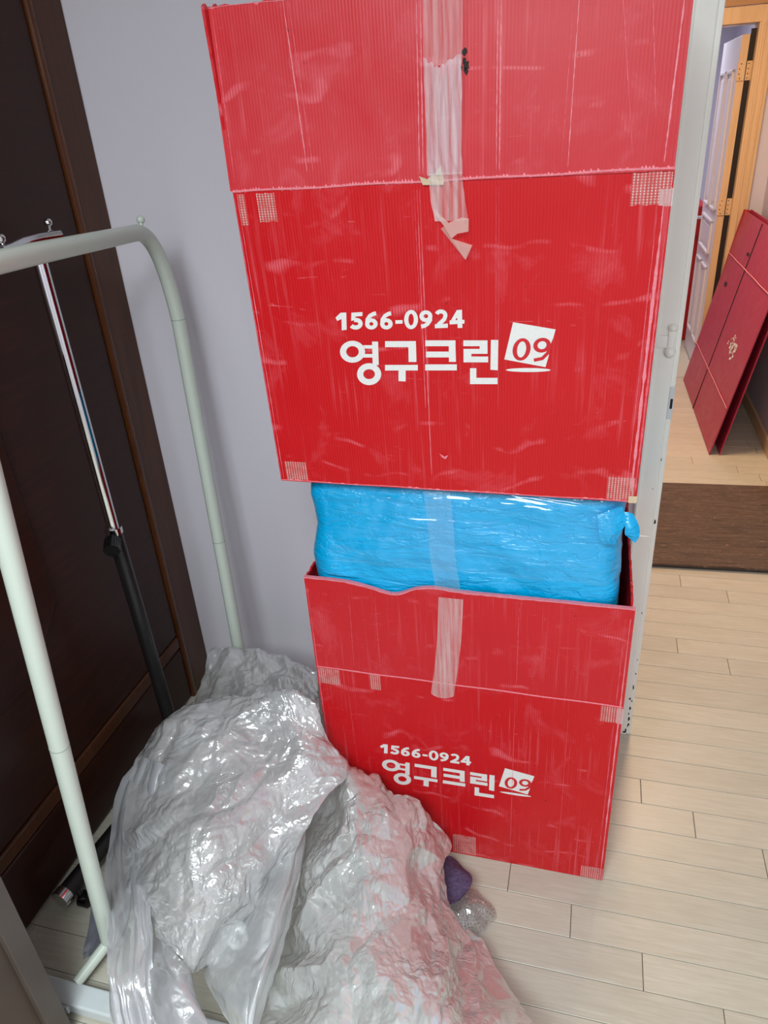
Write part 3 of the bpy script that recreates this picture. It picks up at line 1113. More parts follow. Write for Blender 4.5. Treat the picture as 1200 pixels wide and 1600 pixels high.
def crumple(x, y, seed, amp, cell=.07, octs=4, aniso=(1, 1), rough=.5):
    out = 0
    for o in range(octs):
        s = cell / (1.9 ** o)
        th = seed * 1.3 + o * 1.1
        wx = soft(x / s * .45 + 9, y / s * .45, seed + o) * 1.6
        wy = soft(x / s * .45, y / s * .45 + 5, seed + o + 50) * 1.6
        X = (x * math.cos(th) - y * math.sin(th)) / s * aniso[0] + wx
        Y = (x * math.sin(th) + y * math.cos(th)) / s * aniso[1] + wy
        g = facet(X, Y, seed * 3 + o)
        out = out + g * amp * rough ** o
    if octs > 3:
        # sharp crinkles gathered in patches
        msk = np.clip(soft(x / .09, y / .09, seed + 90) * 3 + .75, .12, 1)
        for o, (c_, a_) in enumerate(((.034, .26), (.017, .13), (.009, .05))):
            wx = soft(x / c_ * .5, y / c_ * .5, seed + 60 + o) * 1.4
            wy = soft(x / c_ * .5 + 7, y / c_ * .5, seed + 70 + o) * 1.4
            out = out + (.25 - np.abs(facet(x / c_ + wx, y / c_ + wy, seed * 5 + o))) * amp * a_ * msk
    return out


def upsample(G, nu, nv):
    def cat(A, n):
        m_ = A.shape[0]
        P = np.concatenate([2 * A[:1] - A[1:2], A, 2 * A[-1:] - A[-2:-1]])
        t = np.linspace(0, m_ - 1, n)
        i = np.minimum(t.astype(int), m_ - 2)
        f = (t - i).reshape(-1, *([1] * (A.ndim - 1)))
        a, b, c, d = P[i], P[i + 1], P[i + 2], P[i + 3]
        return .5 * (2 * b + (c - a) * f + (2 * a - 5 * b + 4 * c - d) * f * f + (3 * b - 3 * c + d - a) * f ** 3)
    H = cat(G, nv)
    return np.swapaxes(cat(np.swapaxes(H, 0, 1), nu), 0, 1)


def film_sheet(name, G, mat, seed, amp=.012, cell=.07, step=.0032, octs=4, aniso=(1, 1), edge=.004, parent=None, folds=None, rough=.5):
    G = np.array(G, float)
    L1 = np.linalg.norm(np.diff(G, axis=1), axis=2).sum(1).max()
    L0 = np.linalg.norm(np.diff(G, axis=0), axis=2).sum(0).max()
    nu, nv = max(12, int(L1 / step)), max(12, int(L0 / step))
    P = upsample(G, nu, nv)
    du = np.gradient(P, axis=1)
    dv = np.gradient(P, axis=0)
    N = np.cross(du, dv)
    N /= np.linalg.norm(N, axis=2, keepdims=True) + 1e-9
    s, t = np.meshgrid(np.linspace(0, L1, nu), np.linspace(0, L0, nv))
    h = crumple(s, t, seed, amp, cell, octs, aniso, rough)
    h = h + soft(s * 9, t * 9, seed + 3) * amp * .8
    if folds:
        for (a, fx, fy, p) in folds:
            ph = s * fx + t * fy + soft(s * 7, t * 7, seed + 11) * 3 + p
            h = h + a * (1 - np.abs(np.sin(ph))) ** 2 * np.clip(soft(s * 6 + p, t * 14, seed + 31) * 3 + .7, 0, 1)
    e = np.minimum(1, np.minimum(np.minimum(s, L1 - s), np.minimum(t, L0 - t)) / .02)
    P = P + N * (h * (.35 + .65 * e))[..., None]
    P[..., 0] += crumple(s, t, seed + 21, edge, .05, 2) * (1 - e)
    P[..., 1] += crumple(s, t, seed + 22, edge, .05, 2) * (1 - e)
    P[..., 2] += crumple(s, t, seed + 23, edge, .05, 2) * (1 - e)
    P[..., 2] = np.maximum(P[..., 2], .0025 + .001 * soft(s * 40, t * 40, 2))
    V = P.reshape(-1, 3)
    a = (np.arange(nv - 1)[:, None] * nu + np.arange(nu - 1)[None]).ravel()
    Fc = np.stack([a, a + 1, a + nu + 1, a + nu], 1)
    me = bpy.data.meshes.new(name)
    me.vertices.add(len(V))
    me.vertices.foreach_set('co', V.ravel())
    me.loops.add(Fc.size)
    me.loops.foreach_set('vertex_index', Fc.ravel())
    me.polygons.add(len(Fc))
    me.polygons.foreach_set('loop_start', np.arange(len(Fc)) * 4)
    me.polygons.foreach_set('loop_total', np.full(len(Fc), 4))
    me.update(calc_edges=True)
    me.validate()
    return link(name, me, mat, parent, True)


# ------------------------------------------------------------------ blue bundle
def rounded_block(x0, x1, y0, y1, z0, z1, nx, ny, nz, r, seed):
    """box skin as six grids pulled to rounded edges"""
    import bmesh
    bm = bmesh.new()
    key = {}
    C_ = np.array([(x0 + x1) / 2, (y0 + y1) / 2, (z0 + z1) / 2])
    S = np.array([(x1 - x0) / 2, (y1 - y0) / 2, (z1 - z0) / 2])

    def vert(i, j, k):
        q = (i, j, k)
        if q in key:
            return key[q]
        p = np.array([2 * i / nx - 1, 2 * j / ny - 1, 2 * k / nz - 1]) * S
        inner = np.clip(p, -(S - r), S - r)
        d = p - inner
        L = np.linalg.norm(d)
        nrm = d / L if L > 1e-9 else d
        pp = inner + nrm * np.minimum(r, L * 1.0) if np.count_nonzero(np.abs(d) > 1e-6) > 1 else p
        if np.count_nonzero(np.abs(d) > 1e-6) > 1:
            # equal arc re-parametrisation keeps the corner smooth
            pp = inner + nrm * r
        key[q] = bm.verts.new(pp + C_)
        return key[q]
    for i in range(nx):
        for k in range(nz):
            bm.faces.new([vert(i, 0, k), vert(i + 1, 0, k), vert(i + 1, 0, k + 1), vert(i, 0, k + 1)])
            bm.faces.new([vert(i, ny, k + 1), vert(i + 1, ny, k + 1), vert(i + 1, ny, k), vert(i, ny, k)])
    for i in range(nx):
        for j in range(ny):
            bm.faces.new([vert(i, j, nz), vert(i + 1, j, nz), vert(i + 1, j + 1, nz), vert(i, j + 1, nz)])
            bm.faces.new([vert(i, j + 1, 0), vert(i + 1, j + 1, 0), vert(i + 1, j, 0), vert(i, j, 0)])
    for j in range(ny):
        for k in range(nz):
            bm.faces.new([vert(0, j, k + 1), vert(0, j + 1, k + 1), vert(0, j + 1, k), vert(0, j, k)])
            bm.faces.new([vert(nx, j, k), vert(nx, j + 1, k), vert(nx, j + 1, k + 1), vert(nx, j, k + 1)])
    bm.normal_update()
    co = np.array([v.co[:] for v in bm.verts])
    no = np.array([v.normal[:] for v in bm.verts])
    a = co[:, 0] + co[:, 1] * .8
    b = co[:, 2] + co[:, 1] * .3
    h = crumple(a, b, seed, .010, .09, 4, (.7, 1.3), .45) + soft(a * 8, b * 10, 3) * .008
    f = np.minimum(1, np.abs(co[:, 2] - z0) / .05)
    for v, p, n_, hh, ff in zip(bm.verts, co, no, h, f):
        q = p + n_ * hh * ff
        v.co = q
    return bm


bu = empty('blue_bundle', (-.21, 1.31, .60), 'bright blue plastic wrapped bundle squeezed between the two red boxes', 'bundle')
bm = rounded_block(-.487, .078, 1.1125, 1.495, .60, .945, 130, 50, 80, .040, 3)
import bmesh
for v in bm.verts:
    # sagging middle of the front bulges towards the lowered edge of the flap
    if v.co.y < 1.2:
        g = math.exp(-((v.co.x + .33) / .13) ** 2) * math.exp(-((v.co.z - .80) / .09) ** 2)
        v.co.y -= .010 * g
    if v.co.z < .735 and v.co.y < 1.109:
        v.co.y = 1.109
    v.co -= Vector((-.21, 1.31, .60))
me = bpy.data.meshes.new('blue_plastic_cover')
bm.to_mesh(me)
bm.free()
link('blue_plastic_cover', me, M['blue'], bu, True)


def local(G, o):
    return (np.array(G, float) - np.array(o)).tolist()


BO = (-.21, 1.31, .60)
film_sheet('knot_ear', local([[(.030, 1.106, .905), (.050, 1.106, .915), (.070, 1.118, .918)], [(.034, 1.098, .885), (.055, 1.098, .888), (.078, 1.112, .893)],
                              [(.040, 1.098, .862), (.056, 1.098, .866), (.070, 1.106, .872)], [(.050, 1.104, .846), (.055, 1.104, .848), (.062, 1.106, .852)]], BO), M['blue'], 41, .004, .02, .002, 3, parent=bu)
film_sheet('knot_ear', local([[(.074, 1.118, .905), (.080, 1.118, .906), (.086, 1.122, .904)], [(.076, 1.112, .888), (.088, 1.110, .888), (.099, 1.118, .886)],
                              [(.078, 1.112, .872), (.090, 1.110, .872), (.101, 1.116, .868)], [(.082, 1.116, .864), (.090, 1.114, .858), (.096, 1.116, .852)]], BO), M['blue'], 42, .003, .02, .002, 3, parent=bu)
MB().tube([(.100 - BO[0], 1.116 - BO[1], .866 - BO[2]), (.118 - BO[0], 1.118 - BO[1], .864 - BO[2])], [.002, .0004], 8).done('frayed_end', M['tape2'], bu)
strip_tape('vertical_tape', [(-.236 - BO[0], 1.105 - BO[1], .945 - BO[2]), (-.234 - BO[0], 1.096 - BO[1], .925 - BO[2]), (-.230 - BO[0], 1.092 - BO[1], .88 - BO[2]), (-.226 - BO[0], 1.090 - BO[1], .80 - BO[2]), (-.218 - BO[0], 1.092 - BO[1], .735 - BO[2])],
           .046, tape_mat('bundle_tape', .86, (.6, .75, .85, 1), .1, False), bu, 9, ruck=.0006)
rowsw = []
for z, y in ((.936, 1.103), (.915, 1.094), (.880, 1.090), (.845, 1.088), (.81, 1.089), (.775, 1.094)):
    rowsw.append([(-.470, y + .018, z - .004), (-.43, y + .003, z), (-.33, y - .002, z), (-.22, y - .001, z + .001), (-.10, y, z), (.01, y + .001, z), (.055, y + .006, z - .002), (.074, y + .03, z - .004)])
film_sheet('stretch_wrap', local(rowsw, BO), M['tape3'], 77, .005, .08, .0035, 3, aniso=(1, 1), parent=bu, folds=[(.0060, 3, 75, .5), (.0030, -8, 150, 1.5)])

# ------------------------------------------------------------------ plastic film heap
FILM = [film_mat('milky_film_%s' % 'abcde'[i], tnt, clr, rg_, 3.1 * i, cr) for i, (tnt, clr, rg_, cr) in enumerate([
    ((.95, .95, .97, 1), .36, .20, .8), ((.98, .97, .99, 1), .30, .18, .9), ((.96, 1.0, 1.0, 1), .16, .17, 1.0), ((.93, .96, .99, 1), .20, .24, .25), ((.88, .88, .94, 1), .30, .2, .3)])]
SH = {'A': [[[-0.8754, 1.35, 0.1489], [-0.8021, 1.36, 0.1521], [-0.7177, 1.35, 0.1559], [-0.6352, 1.32, 0.1652], [-0.5532, 1.27, 0.174]], [[-0.8754, 1.3, 0.331], [-0.8021, 1.31, 0.338], [-0.7177, 1.3, 0.3464], [-0.6352, 1.27, 0.3672], [-0.5532, 1.22, 0.3866]], [[-0.8823, 1.25, 0.2944], [-0.7758, 1.22, 0.3471], [-0.6802, 1.2, 0.3696], [-0.6055, 1.18, 0.3893], [-0.5306, 1.15, 0.3812]], [[-0.8957, 1.2, 0.2311], [-0.7541, 1.12, 0.3403], [-0.6426, 1.1, 0.3879], [-0.5676, 1.09, 0.4102], [-0.4989, 1.08, 0.4046]], [[-0.9198, 1.16, 0.1677], [-0.7491, 1.08, 0.261], [-0.6322, 1.05, 0.3149], [-0.5445, 1.03, 0.3529], [-0.4812, 1.04, 0.374]]], 'B1': [[[-0.902, 1.1300000000000001, 0.1265], [-0.8262, 1.1500000000000001, 0.1512], [-0.7486, 1.1700000000000002, 0.1665], [-0.6572, 1.1700000000000002, 0.1796], [-0.5697, 1.1500000000000001, 0.191], [-0.5063, 1.09, 0.1916]], [[-0.902, 1.08, 0.281], [-0.8262, 1.1, 0.3359], [-0.7486, 1.12, 0.3701], [-0.6572, 1.12, 0.3991], [-0.5697, 1.1, 0.4245], [-0.5063, 1.075, 0.4258]], [[-0.8997, 1.0, 0.301], [-0.8084, 1.02, 0.3666], [-0.7121, 1.04, 0.3991], [-0.6246, 1.05, 0.4131], [-0.538, 1.05, 0.4075], [-0.4853, 1.065, 0.3484]], [[-0.9057, 0.95, 0.2832], [-0.7893, 0.95, 0.3467], [-0.6897, 0.97, 0.3746], [-0.6021, 1.0, 0.3714], [-0.5071, 1.01, 0.3625], [-0.4337, 1.045, 0.278]], [[-0.8864, 0.88, 0.2482], [-0.763, 0.87, 0.328], [-0.6678, 0.89, 0.3553], [-0.592, 0.92, 0.3486], [-0.5191, 0.94, 0.3342], [-0.4522, 0.97, 0.2883]], [[-0.8722, 0.82, 0.1863], [-0.7375, 0.79, 0.3009], [-0.6365, 0.8, 0.3517], [-0.5801, 0.84, 0.3265], [-0.5294, 0.87, 0.3031], [-0.4743, 0.9, 0.2753]], [[-0.8619, 0.78, 0.0992], [-0.7152, 0.73, 0.247], [-0.623, 0.73, 0.3031], [-0.5753, 0.77, 0.2809], [-0.5389, 0.82, 0.2333], [-0.5073, 0.88, 0.1916]], [[-0.7869, 0.74, 0.1198], [-0.6945, 0.69, 0.207], [-0.6231, 0.69, 0.2315], [-0.5857, 0.72, 0.1984], [-0.5711, 0.77, 0.1473], [-0.5479, 0.83, 0.1068]], [[-0.7091, 0.7, 0.1264], [-0.6594, 0.66, 0.1691], [-0.6325, 0.65, 0.1462], [-0.6228, 0.66, 0.1227], [-0.6216, 0.7, 0.0968], [-0.6024, 0.75, 0.0468]]], 'B2': [[[-0.922, 0.97, 0.2682], [-0.8645, 0.95, 0.3212], [-0.8165, 0.93, 0.3431], [-0.7854, 0.92, 0.3418]], [[-0.945, 0.93, 0.2265], [-0.8841, 0.9, 0.2452], [-0.8371, 0.88, 0.2604], [-0.7913, 0.86, 0.2762]], [[-0.959, 0.88, 0.1269], [-0.8934, 0.84, 0.1543], [-0.834, 0.81, 0.1801], [-0.7798, 0.79, 0.2126]], [[-0.9136, 0.8, 0.1393], [-0.8564, 0.77, 0.1362], [-0.786, 0.73, 0.1857], [-0.745, 0.72, 0.184]], [[-0.83, 0.69, 0.1606], [-0.7809, 0.67, 0.1685], [-0.7372, 0.66, 0.1801], [-0.7058, 0.66, 0.1816]], [[-0.7649, 0.6, 0.1699], [-0.7317, 0.59, 0.1607], [-0.7009, 0.59, 0.1533], [-0.6737, 0.6, 0.1567]], [[-0.7541, 0.565, 0.1155], [-0.7098, 0.55, 0.1224], [-0.6718, 0.545, 0.1082], [-0.635, 0.55, 0.1153]], [[-0.7239, 0.54, 0.094], [-0.6937, 0.53, 0.0862], [-0.6495, 0.52, 0.0863], [-0.6005, 0.52, 0.1105]]], 'B3': [[[-0.7451, 0.7, 0.134], [-0.6945, 0.69, 0.1476], [-0.6522, 0.67, 0.1352], [-0.6316, 0.65, 0.1057]], [[-0.7002, 0.63, 0.1639], [-0.6409, 0.61, 0.2014], [-0.5987, 0.6, 0.1971], [-0.575, 0.59, 0.1664]], [[-0.6603, 0.575, 0.1775], [-0.6168, 0.565, 0.1946], [-0.5743, 0.56, 0.1933], [-0.5365, 0.555, 0.1905]], [[-0.6379, 0.53, 0.1335], [-0.5903, 0.52, 0.1561], [-0.5446, 0.51, 0.1789], [-0.4884, 0.5, 0.208]]], 'D': [[[-0.6038, 1.0, 0.1569], [-0.5679, 0.99, 0.1676], [-0.5358, 0.98, 0.1777], [-0.5188, 0.98, 0.1719]], [[-0.6232, 0.92, 0.1054], [-0.5527, 0.88, 0.1685], [-0.5042, 0.86, 0.2092], [-0.4913, 0.89, 0.183]], [[-0.6198, 0.82, 0.0769], [-0.5291, 0.77, 0.2008], [-0.4738, 0.75, 0.2573], [-0.4734, 0.8, 0.1945]], [[-0.6381, 0.76, 0.0562], [-0.5197, 0.69, 0.2011], [-0.4583, 0.67, 0.2648], [-0.4617, 0.72, 0.1934]], [[-0.6247, 0.68, 0.0981], [-0.5245, 0.63, 0.1937], [-0.4502, 0.6, 0.2755], [-0.4508, 0.64, 0.2057]], [[-0.5677, 0.62, 0.1345], [-0.4853, 0.57, 0.2228], [-0.4497, 0.56, 0.2385], [-0.4496, 0.58, 0.2006]], [[-0.4847, 0.56, 0.1652], [-0.4621, 0.54, 0.1768], [-0.44, 0.52, 0.2092], [-0.4387, 0.53, 0.1891]]], 'C': [[[-0.5239, 1.1300000000000001, 0.0798], [-0.4742, 1.09, 0.0968], [-0.4144, 1.09, 0.1138], [-0.3573, 1.09, 0.1109], [-0.3082, 1.09, 0.0947], [-0.2718, 1.09, 0.0815]], [[-0.5239, 1.08, 0.1774], [-0.4742, 1.08, 0.2152], [-0.4144, 1.065, 0.2529], [-0.3573, 1.065, 0.2464], [-0.3082, 1.06, 0.2104], [-0.2718, 1.05, 0.1812]], [[-0.5677, 1.03, 0.0983], [-0.449, 0.985, 0.2296], [-0.3698, 0.95, 0.3034], [-0.307, 0.96, 0.2943], [-0.2574, 0.99, 0.2277], [-0.2142, 1.04, 0.1108]], [[-0.5651, 0.94, 0.085], [-0.4167, 0.86, 0.2721], [-0.3394, 0.85, 0.3192], [-0.2839, 0.87, 0.3054], [-0.2464, 0.92, 0.2233], [-0.2161, 0.97, 0.1261]], [[-0.5524, 0.86, 0.0721], [-0.3974, 0.78, 0.257], [-0.3128, 0.76, 0.3247], [-0.2584, 0.79, 0.2992], [-0.2281, 0.85, 0.2104], [-0.1991, 0.9, 0.1178]], [[-0.5422, 0.79, 0.0601], [-0.3697, 0.69, 0.2829], [-0.2886, 0.68, 0.336], [-0.2323, 0.71, 0.3176], [-0.1869, 0.77, 0.2404], [-0.1404, 0.83, 0.134]], [[-0.5342, 0.71, 0.0675], [-0.3502, 0.61, 0.3068], [-0.2629, 0.6, 0.367], [-0.1981, 0.62, 0.3664], [-0.1498, 0.67, 0.3087], [-0.1131, 0.73, 0.2027]], [[-0.52, 0.64, 0.0768], [-0.3331, 0.54, 0.3279], [-0.2409, 0.53, 0.3876], [-0.1683, 0.54, 0.4086], [-0.1297, 0.57, 0.3771], [-0.0915, 0.62, 0.3001]], [[-0.4969, 0.57, 0.0988], [-0.3137, 0.47, 0.3575], [-0.2188, 0.46, 0.4095], [-0.1461, 0.48, 0.4115], [-0.1077, 0.5, 0.3964], [-0.0708, 0.54, 0.3475]]], 'E': [[[-0.2471, 0.86, 0.1004], [-0.2019, 0.86, 0.1119], [-0.1597, 0.87, 0.0947], [-0.1257, 0.87, 0.082]], [[-0.2291, 0.76, 0.1457], [-0.1776, 0.77, 0.1486], [-0.1283, 0.79, 0.1241], [-0.0823, 0.8, 0.0947]], [[-0.1868, 0.64, 0.258], [-0.1439, 0.66, 0.2488], [-0.0859, 0.69, 0.2095], [-0.0359, 0.735, 0.129]], [[-0.1537, 0.53, 0.3781], [-0.1237, 0.58, 0.2928], [-0.0607, 0.61, 0.2536], [0.0108, 0.66, 0.1776]], [[-0.1373, 0.46, 0.4193], [-0.0998, 0.5, 0.3511], [-0.0346, 0.54, 0.2972], [0.0557, 0.6, 0.2125]]], 'G': [[[-0.972, 0.8, 0.0462], [-0.9421, 0.79, 0.0591], [-0.9168, 0.785, 0.0636]], [[-0.9601, 0.76, 0.0089], [-0.9308, 0.755, 0.0155], [-0.902, 0.75, 0.0221]], [[-0.9386, 0.7096, 0.006], [-0.917, 0.7145, 0.006], [-0.8736, 0.71, 0.0401]], [[-0.9235, 0.6857, 0.006], [-0.918, 0.6978, 0.006], [-0.8795, 0.7, 0.0388]]], 'P': [[[-0.2529, 1.04, 0.0425], [-0.2206, 1.06, 0.0405], [-0.1945, 1.05, 0.0309]], [[-0.2516, 1.0, 0.0537], [-0.2021, 1.0, 0.0749], [-0.1637, 1.0, 0.0654]], [[-0.241, 0.95, 0.0631], [-0.195, 0.945, 0.0786], [-0.1627, 0.96, 0.0841]], [[-0.2258, 0.91, 0.0737], [-0.1934, 0.915, 0.0874], [-0.1762, 0.93, 0.0917]]], 'bub': [-0.1789, 0.9566, 0.0]}
pb = film_sheet('plastic_sheet', SH['A'], FILM[0], 11, .022, .085, rough=.34)
tag(pb, 'greyish clear plastic sheet bunched at the back between wall and lower red box', 'plastic sheet', 'crumpled plastic sheets')
pb = film_sheet('plastic_sheet', SH['B1'], FILM[1], 5, .026, .10, .0025, 4, rough=.30, folds=[(.012, 9, 14, 1)])
tag(pb, 'large pink tinted crumpled plastic sheet whose corner points at the lower red box', 'plastic sheet', 'crumpled plastic sheets')
pb = film_sheet('plastic_sheet', SH['B2'], FILM[4], 17, .006, .10, .003, 3, folds=[(.016, 26, 3, 0), (.004, 60, -8, 1)])
tag(pb, 'long lilac grey plastic sheet in vertical folds beside the near rack leg', 'plastic sheet', 'crumpled plastic sheets')
pb = film_sheet('plastic_sheet', SH['B3'], FILM[4], 19, .006, .08, .003, 3)
tag(pb, 'plain grey white plastic lobe spilling over the white foot of the rack', 'plastic sheet', 'crumpled plastic sheets')
pb = film_sheet('plastic_sheet', SH['D'], FILM[3], 23, .004, .10, .003, 3, folds=[(.006, 22, 6, 0)])
tag(pb, 'smooth bluish white folded plastic sheet between the two crumpled heaps', 'plastic sheet', 'crumpled plastic sheets')
pb = film_sheet('plastic_sheet', SH['C'], FILM[2], 31, .024, .095, .0025, 4, rough=.36, folds=[(.010, 16, 7, 1)])
tag(pb, 'very shiny crumpled clear plastic sheet heaped in front of the lower red box', 'plastic sheet', 'crumpled plastic sheets')
pb = film_sheet('plastic_sheet', SH['E'], FILM[0], 37, .006, .09, .003, 4, folds=[(.010, 12, 16, 0)])
tag(pb, 'pinkish see-through plastic sheet spread over the floor planks at the right of the heap', 'plastic sheet', 'crumpled plastic sheets')
pb = film_sheet('plastic_sheet', SH['G'], film_mat('blue_grey_film', (.45, .47, .58, 1), .15, .3, 2.2, .3), 39, .004, .06, .003, 3)
tag(pb, 'small dull blue grey plastic corner hanging behind the near rack leg', 'plastic sheet', 'crumpled plastic sheets')

# purple cloth and bubble wrap peeping out
pc = film_sheet('purple_cloth', SH['P'], M['purple'], 51, .006, .05, .0025, 4)
tag(pc, 'dull purple cloth tucked under the right side of the plastic heap', 'cloth')
bo = empty('bubble_wrap', SH['bub'], 'small clump of sparkling clear bubble wrap on the floor by the purple cloth', 'bubble wrap')
bw = film_mat('bubble_film', (.93, .9, .88, 1), .75, .06, 9.9, .2)
dome, bub = MB(), MB()
nr, na = 14, 40
v, f = [], []
rg = random.Random(9)
for i in range(nr + 1):
    rr = i / nr
    for k in range(na):
        a = 2 * math.pi * k / na
        R = .066 * rr * (1 + .12 * math.sin(3 * a + 1) + .06 * math.sin(7 * a))
        v.append((R * math.cos(a) * .95, R * math.sin(a) * .9, .002 + .050 * (1 - rr ** 2.4) + .004 * math.sin(5 * a + rr * 9) * rr))
for i in range(nr):
    for k in range(na):
        k2 = (k + 1) % na
        f.append((i * na + k, i * na + k2, (i + 1) * na + k2, (i + 1) * na + k))
mk('wrap_film', v, f, bw, bo, True)
for i in range(1, nr):
    n = int(6.28 * i * .95)
    for k in range(n):
        p = v[i * na + int(k / n * na) % na]
        bub.ball((p[0] + rg.uniform(-.001, .001), p[1] + rg.uniform(-.001, .001), p[2] + .0012), .0023, 8)
ob = bub.done('bubbles', bw, bo, True)
ob['kind'] = 'stuff'

# ------------------------------------------------------------------ mint white rack
rk = empty('garment_rack', (-.86, 1.0, 0), 'mint white tube garment rack standing in front of the dark wardrobe', 'rack')
RO = Vector((-.86, 1.0, 0))
q = lambda *p: Vector(p) - RO
R_ = .0158
near_top, near_bot = q(-.702, .672, 1.27), q(-.868, .712, .05)
bar_n, bar_f = q(-.765, .80, 1.3655), q(-.884, 1.355, 1.3315)
leg_f = q(-.8875, 1.462, 1.135)
leg_fb = q(-.840, 1.362, .03)
MB().tube([bar_n, q(-.792, .95, 1.358), bar_f] + arc(bar_f, q(-.905, 1.475, 1.330), leg_f, 14)[1:], R_, 28).done('top_bar', M['mint'], rk, True)
MB().tube(arc(bar_n, q(-.738, .67, 1.376), near_top, 14), R_, 28).done('near_bend', M['mint'], rk, True)


def seg(name, a, b, r, joints=()):
    o = MB().tube([a, b], r, 28).done(name, M['mint'], rk, True)
    d = (b - a)
    for j in joints:
        p = a + d * j
        MB().tube([p - d.normalized() * .0006, p + d.normalized() * .0006], r + .0004, 28).done('joint_ring', M['mintjoint'], o)


seg('leg', near_top, near_bot, R_, (.52,))
seg('leg', leg_f, leg_fb, R_, (.0, .49))
MB().ball(q(-.888, 1.395, 1.352), .0085, 16).tube([q(-.886, 1.386, 1.322), q(-.888, 1.395, 1.352)], .004, 10).done('hook_knob', M['mint'], rk, True)
MB().tube([q(-.868, .712, .05), q(-.895, .632, .030)], .0115, 18).done('foot_connector', M['mint'], rk, True)
MB().tube([q(-.868, .712, .05), q(-.840, 1.362, .05)], .012, 18).done('lower_rail', M['mint'], rk, True)
fb = MB().box(-1.02 + .86, -.50 + .86, .590 - 1.0, .632 - 1.0, .004, .034, .004)
fb.box(-1.02 + .86, -.985 + .86, .586 - 1.0, .636 - 1.0, .004, .040, .004).box(-.90 + .86, -.885 + .86, .585 - 1, .592 - 1, .010, .030, .002)
fb.box(-.56 + .86, -.50 + .86, .586 - 1.0, .636 - 1.0, .004, .042, .004)
fb.done('foot', M['plastic_white'], rk)
MB().box(-1.02 + .86, -.62 + .86, 1.335 - 1.0, 1.385 - 1.0, .004, .034, .004).done('foot', M['plastic_white'], rk)

# ------------------------------------------------------------------ chrome and black stand
st = empty('hanger_stand', (-.975, 1.19, 0), 'chrome and black upright hanger stand behind the mint white rack', 'stand')
SO = Vector((-.975, 1.19, 0))
q = lambda *p: Vector(p) - SO
MB().tube([q(-.972, 1.178, .745), q(-.980, 1.186, 1.315)], .0125, 28).done('chrome_pole', M['chrome'], st, True)
MB().tube([q(-.970, 1.196, .04), q(-.972, 1.178, .748)], .0165, 28).done('black_pole', M['black'], st, True)
MB().tube([q(-.972, 1.178, .742), q(-.972, 1.178, .757)], .0185, 24).done('chrome_collar', M['chrome'], st, True)
kn = MB().tube([q(-.962, 1.155, .738), q(-.950, 1.128, .728)], [.0155, .0175], 24)
for i in range(18):
    a = i * math.pi / 9
    c = q(-.956, 1.141, .733) + Vector((math.cos(a) * .0168 * .9, math.cos(a) * .006, math.sin(a) * .0168))
    kn.tube([c - Vector((.005, -.011, -.004)), c + Vector((.005, -.011, -.004))], .0013, 6)
kn.done('locking_knob', M['blackgloss'], st, True)
MB().tube([q(-.955, 1.228, 1.344), q(-.975, 1.195, 1.344), q(-.985, 1.160, 1.342), q(-.984, 1.125, 1.338), q(-.980, 1.095, 1.337)], .0145, 24).done('chrome_arm', M['chrome'], st, True)
MB().ball(q(-.978, 1.232, 1.3705), .0075, 16).tube([q(-.972, 1.222, 1.35), q(-.978, 1.232, 1.3705)], .0028, 10).done('ball_stop', M['chrome'], st, True)
MB().ball(q(-.980, 1.105, 1.361), .0085, 16).tube([q(-.981, 1.11, 1.34), q(-.980, 1.105, 1.361)], .003, 10).done('ball_stop', M['chrome'], st, True)
MB().tube([q(-1.025, .78, .052), q(-1.0, 1.0, .052), q(-.968, 1.30, .052)], .020, 20).done('floor_bar', M['black'], st, True)
MB().tube([q(-1.027, .765, .052), q(-1.0245, .785, .052)], .0215, 20).done('chrome_end_cap', M['chrome'], st, True)
MB().tube([q(-1.006, .800, .018), q(-.985, .80, .018)], .0175, 20).tube([q(-1.01, .80, .05), q(-1.00, .80, .02)], .007, 10).done('castor', M['blackgloss'], st, True)

# ------------------------------------------------------------------ wardrobe
wd = empty('wardrobe', (-1.08, 0.0, 0), 'tall dark brown wooden wardrobe with panelled doors along the left wall', 'wardrobe')
MB().box(-.58, -.022, -1.6, 1.572, .0, 2.25).done('carcass', M['wood'], wd)
MB().box(-.022, 0, 1.476, 1.572, .0, 2.25, .003).done('end_stile', M['wood2'], wd)
MB().box(-.022, .004, 1.458, 1.476, .0, 2.25, .005).done('bead', M['bead'], wd, True)
d1 = MB().box(-.022, -.004, .30, 1.455, .235, 2.25, .004).done('door', M['wood'], wd)
MB().box(-.022, -.004, -.90, .294, .235, 2.25, .004).done('door', M['wood'], wd)
pz0, py1 = .495, 1.075
o = MB()
o.v = []
prof = [(py1, .62), (py1, 2.1), (.40, 2.1), (.40, .495), (.94, .495), (1.0, .535)]
n = len(prof)
o.v = [(-.006, y, z) for y, z in prof] + [(.003, (y - .74) * .97 + .74, (z - 1.3) * .985 + 1.3) for y, z in prof]
o.f = [tuple(range(n, 2 * n))] + [(i, (i + 1) % n, (i + 1) % n + n, i + n) for i in range(n)]
o.done('raised_panel', M['wood'], d1)
MB().box(-.022, -.001, -1.6, 1.455, .192, .230, .005).done('rail', M['wood2'], wd)
dr = MB().box(-.022, -.003, .30, 1.455, .012, .188, .005).done('drawer_front', M['wood'], wd)
MB().box(-.022, -.003, -.9, .294, .012, .188, .005).done('drawer_front', M['wood'], wd)

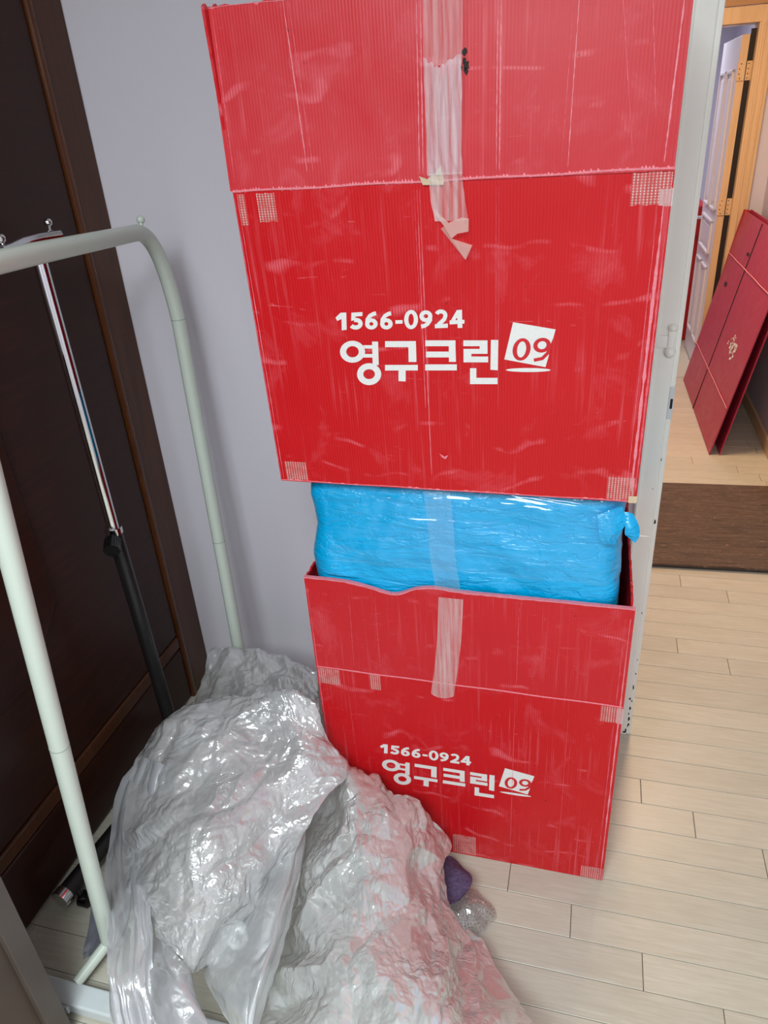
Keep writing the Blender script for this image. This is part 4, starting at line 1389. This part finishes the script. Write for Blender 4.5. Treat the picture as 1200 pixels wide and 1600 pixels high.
# near cabinet at the lower left
cb_ = empty('cabinet', (-.86, .20, 0), 'grey brown laminate cabinet side at the lower left corner of the view', 'cabinet')
MB().box(-.205, -.006, -.5, .356, 0, 1.0).done('cabinet_body', M['greywood2'], cb_)
MB().box(-.205, .004, .322, .362, 0, 1.0, .001).done('edge_board', M['greywood'], cb_)
MB().box(-.21, .008, -.5, .366, 1.0, 1.02, .002).done('cabinet_top', M['greywood'], cb_)

# ------------------------------------------------------------------ folded red boxes leaning in the hall
fo = empty('folded_box', (.585, 3.462, 0), 'flattened dull red moving box leaning on the cream hall wall', 'box')
ang = math.atan2(.188, .92)
fo.rotation_euler = (0, 0, math.radians(1.2))
LEN = 1.115
for nm, dx, tilt, sd in (('near_layer', 0.0, ang, 71), ('far_layer', .045, ang * .93, 72)):
    o = sheet_panel(nm, LEN, .965, .005, M['red3'], fo, (dx, 0, .002), (0, 0, 0), bow=.002, nx=40, nz=16, seed=sd)
    # panel local x runs along the wall, z up the slope
    o.rotation_euler = (tilt * 0, 0, 0)
    R = Matrix.Rotation(tilt, 4, 'Y') @ Matrix.Rotation(math.radians(90), 4, 'Z') 
    o.matrix_local = Matrix.Translation((dx, 0, .002)) @ R
    if nm == 'near_layer':
        nl = o
        for z in (.235, .745):
            c = zigzag('worn_crease', .0, z, LEN, z, 0, M['wear'], o, up=.002, dn=.002, seed=int(z * 100), base=.002)
            c.location = (0, 0.0095, 0)
            c.scale = (1, -1, 1)
        for x in (.62,):
            w = MB().box(x - .002, x + .002, .0035, .0088, .0, .225).box(x - .004, x + .004, .0035, .0085, .24, .74).box(x - .003, x + .003, .0035, .0085, .75, .96)
            w.done('slot', M['chip_gap'], o)
        hs = MB()
        hs.box(.90, .945, .005, .0085, .60, .622, .001)
        hs.done('hand_hole', M['chip_gap'], o)
        hs = MB().box(.655, .70, .005, .0085, .80, .815, .001).done('hand_hole', M['chip_gap'], o)
        vv = []
        rg = random.Random(2)
        for i in range(60):
            x, z, r = .30 + rg.gauss(0, .045), .44 + rg.gauss(0, .022), rg.uniform(.003, .010)
            vv.append([(x + r * rg.uniform(.5, 1.3) * math.cos(a), z + r * .8 * rg.uniform(.5, 1.3) * math.sin(a)) for a in [k * 1.05 for k in range(6)]])
        pm = MB()
        for pl in vv:
            pm.prism(pl, .0068, .0086)
        pm.done('worn_print', M['print'], o)['kind'] = 'stuff'
    else:
        MB().box(LEN - .008, LEN, .006, .040, .0, .96).done('fold_edge', M['redin'], o)
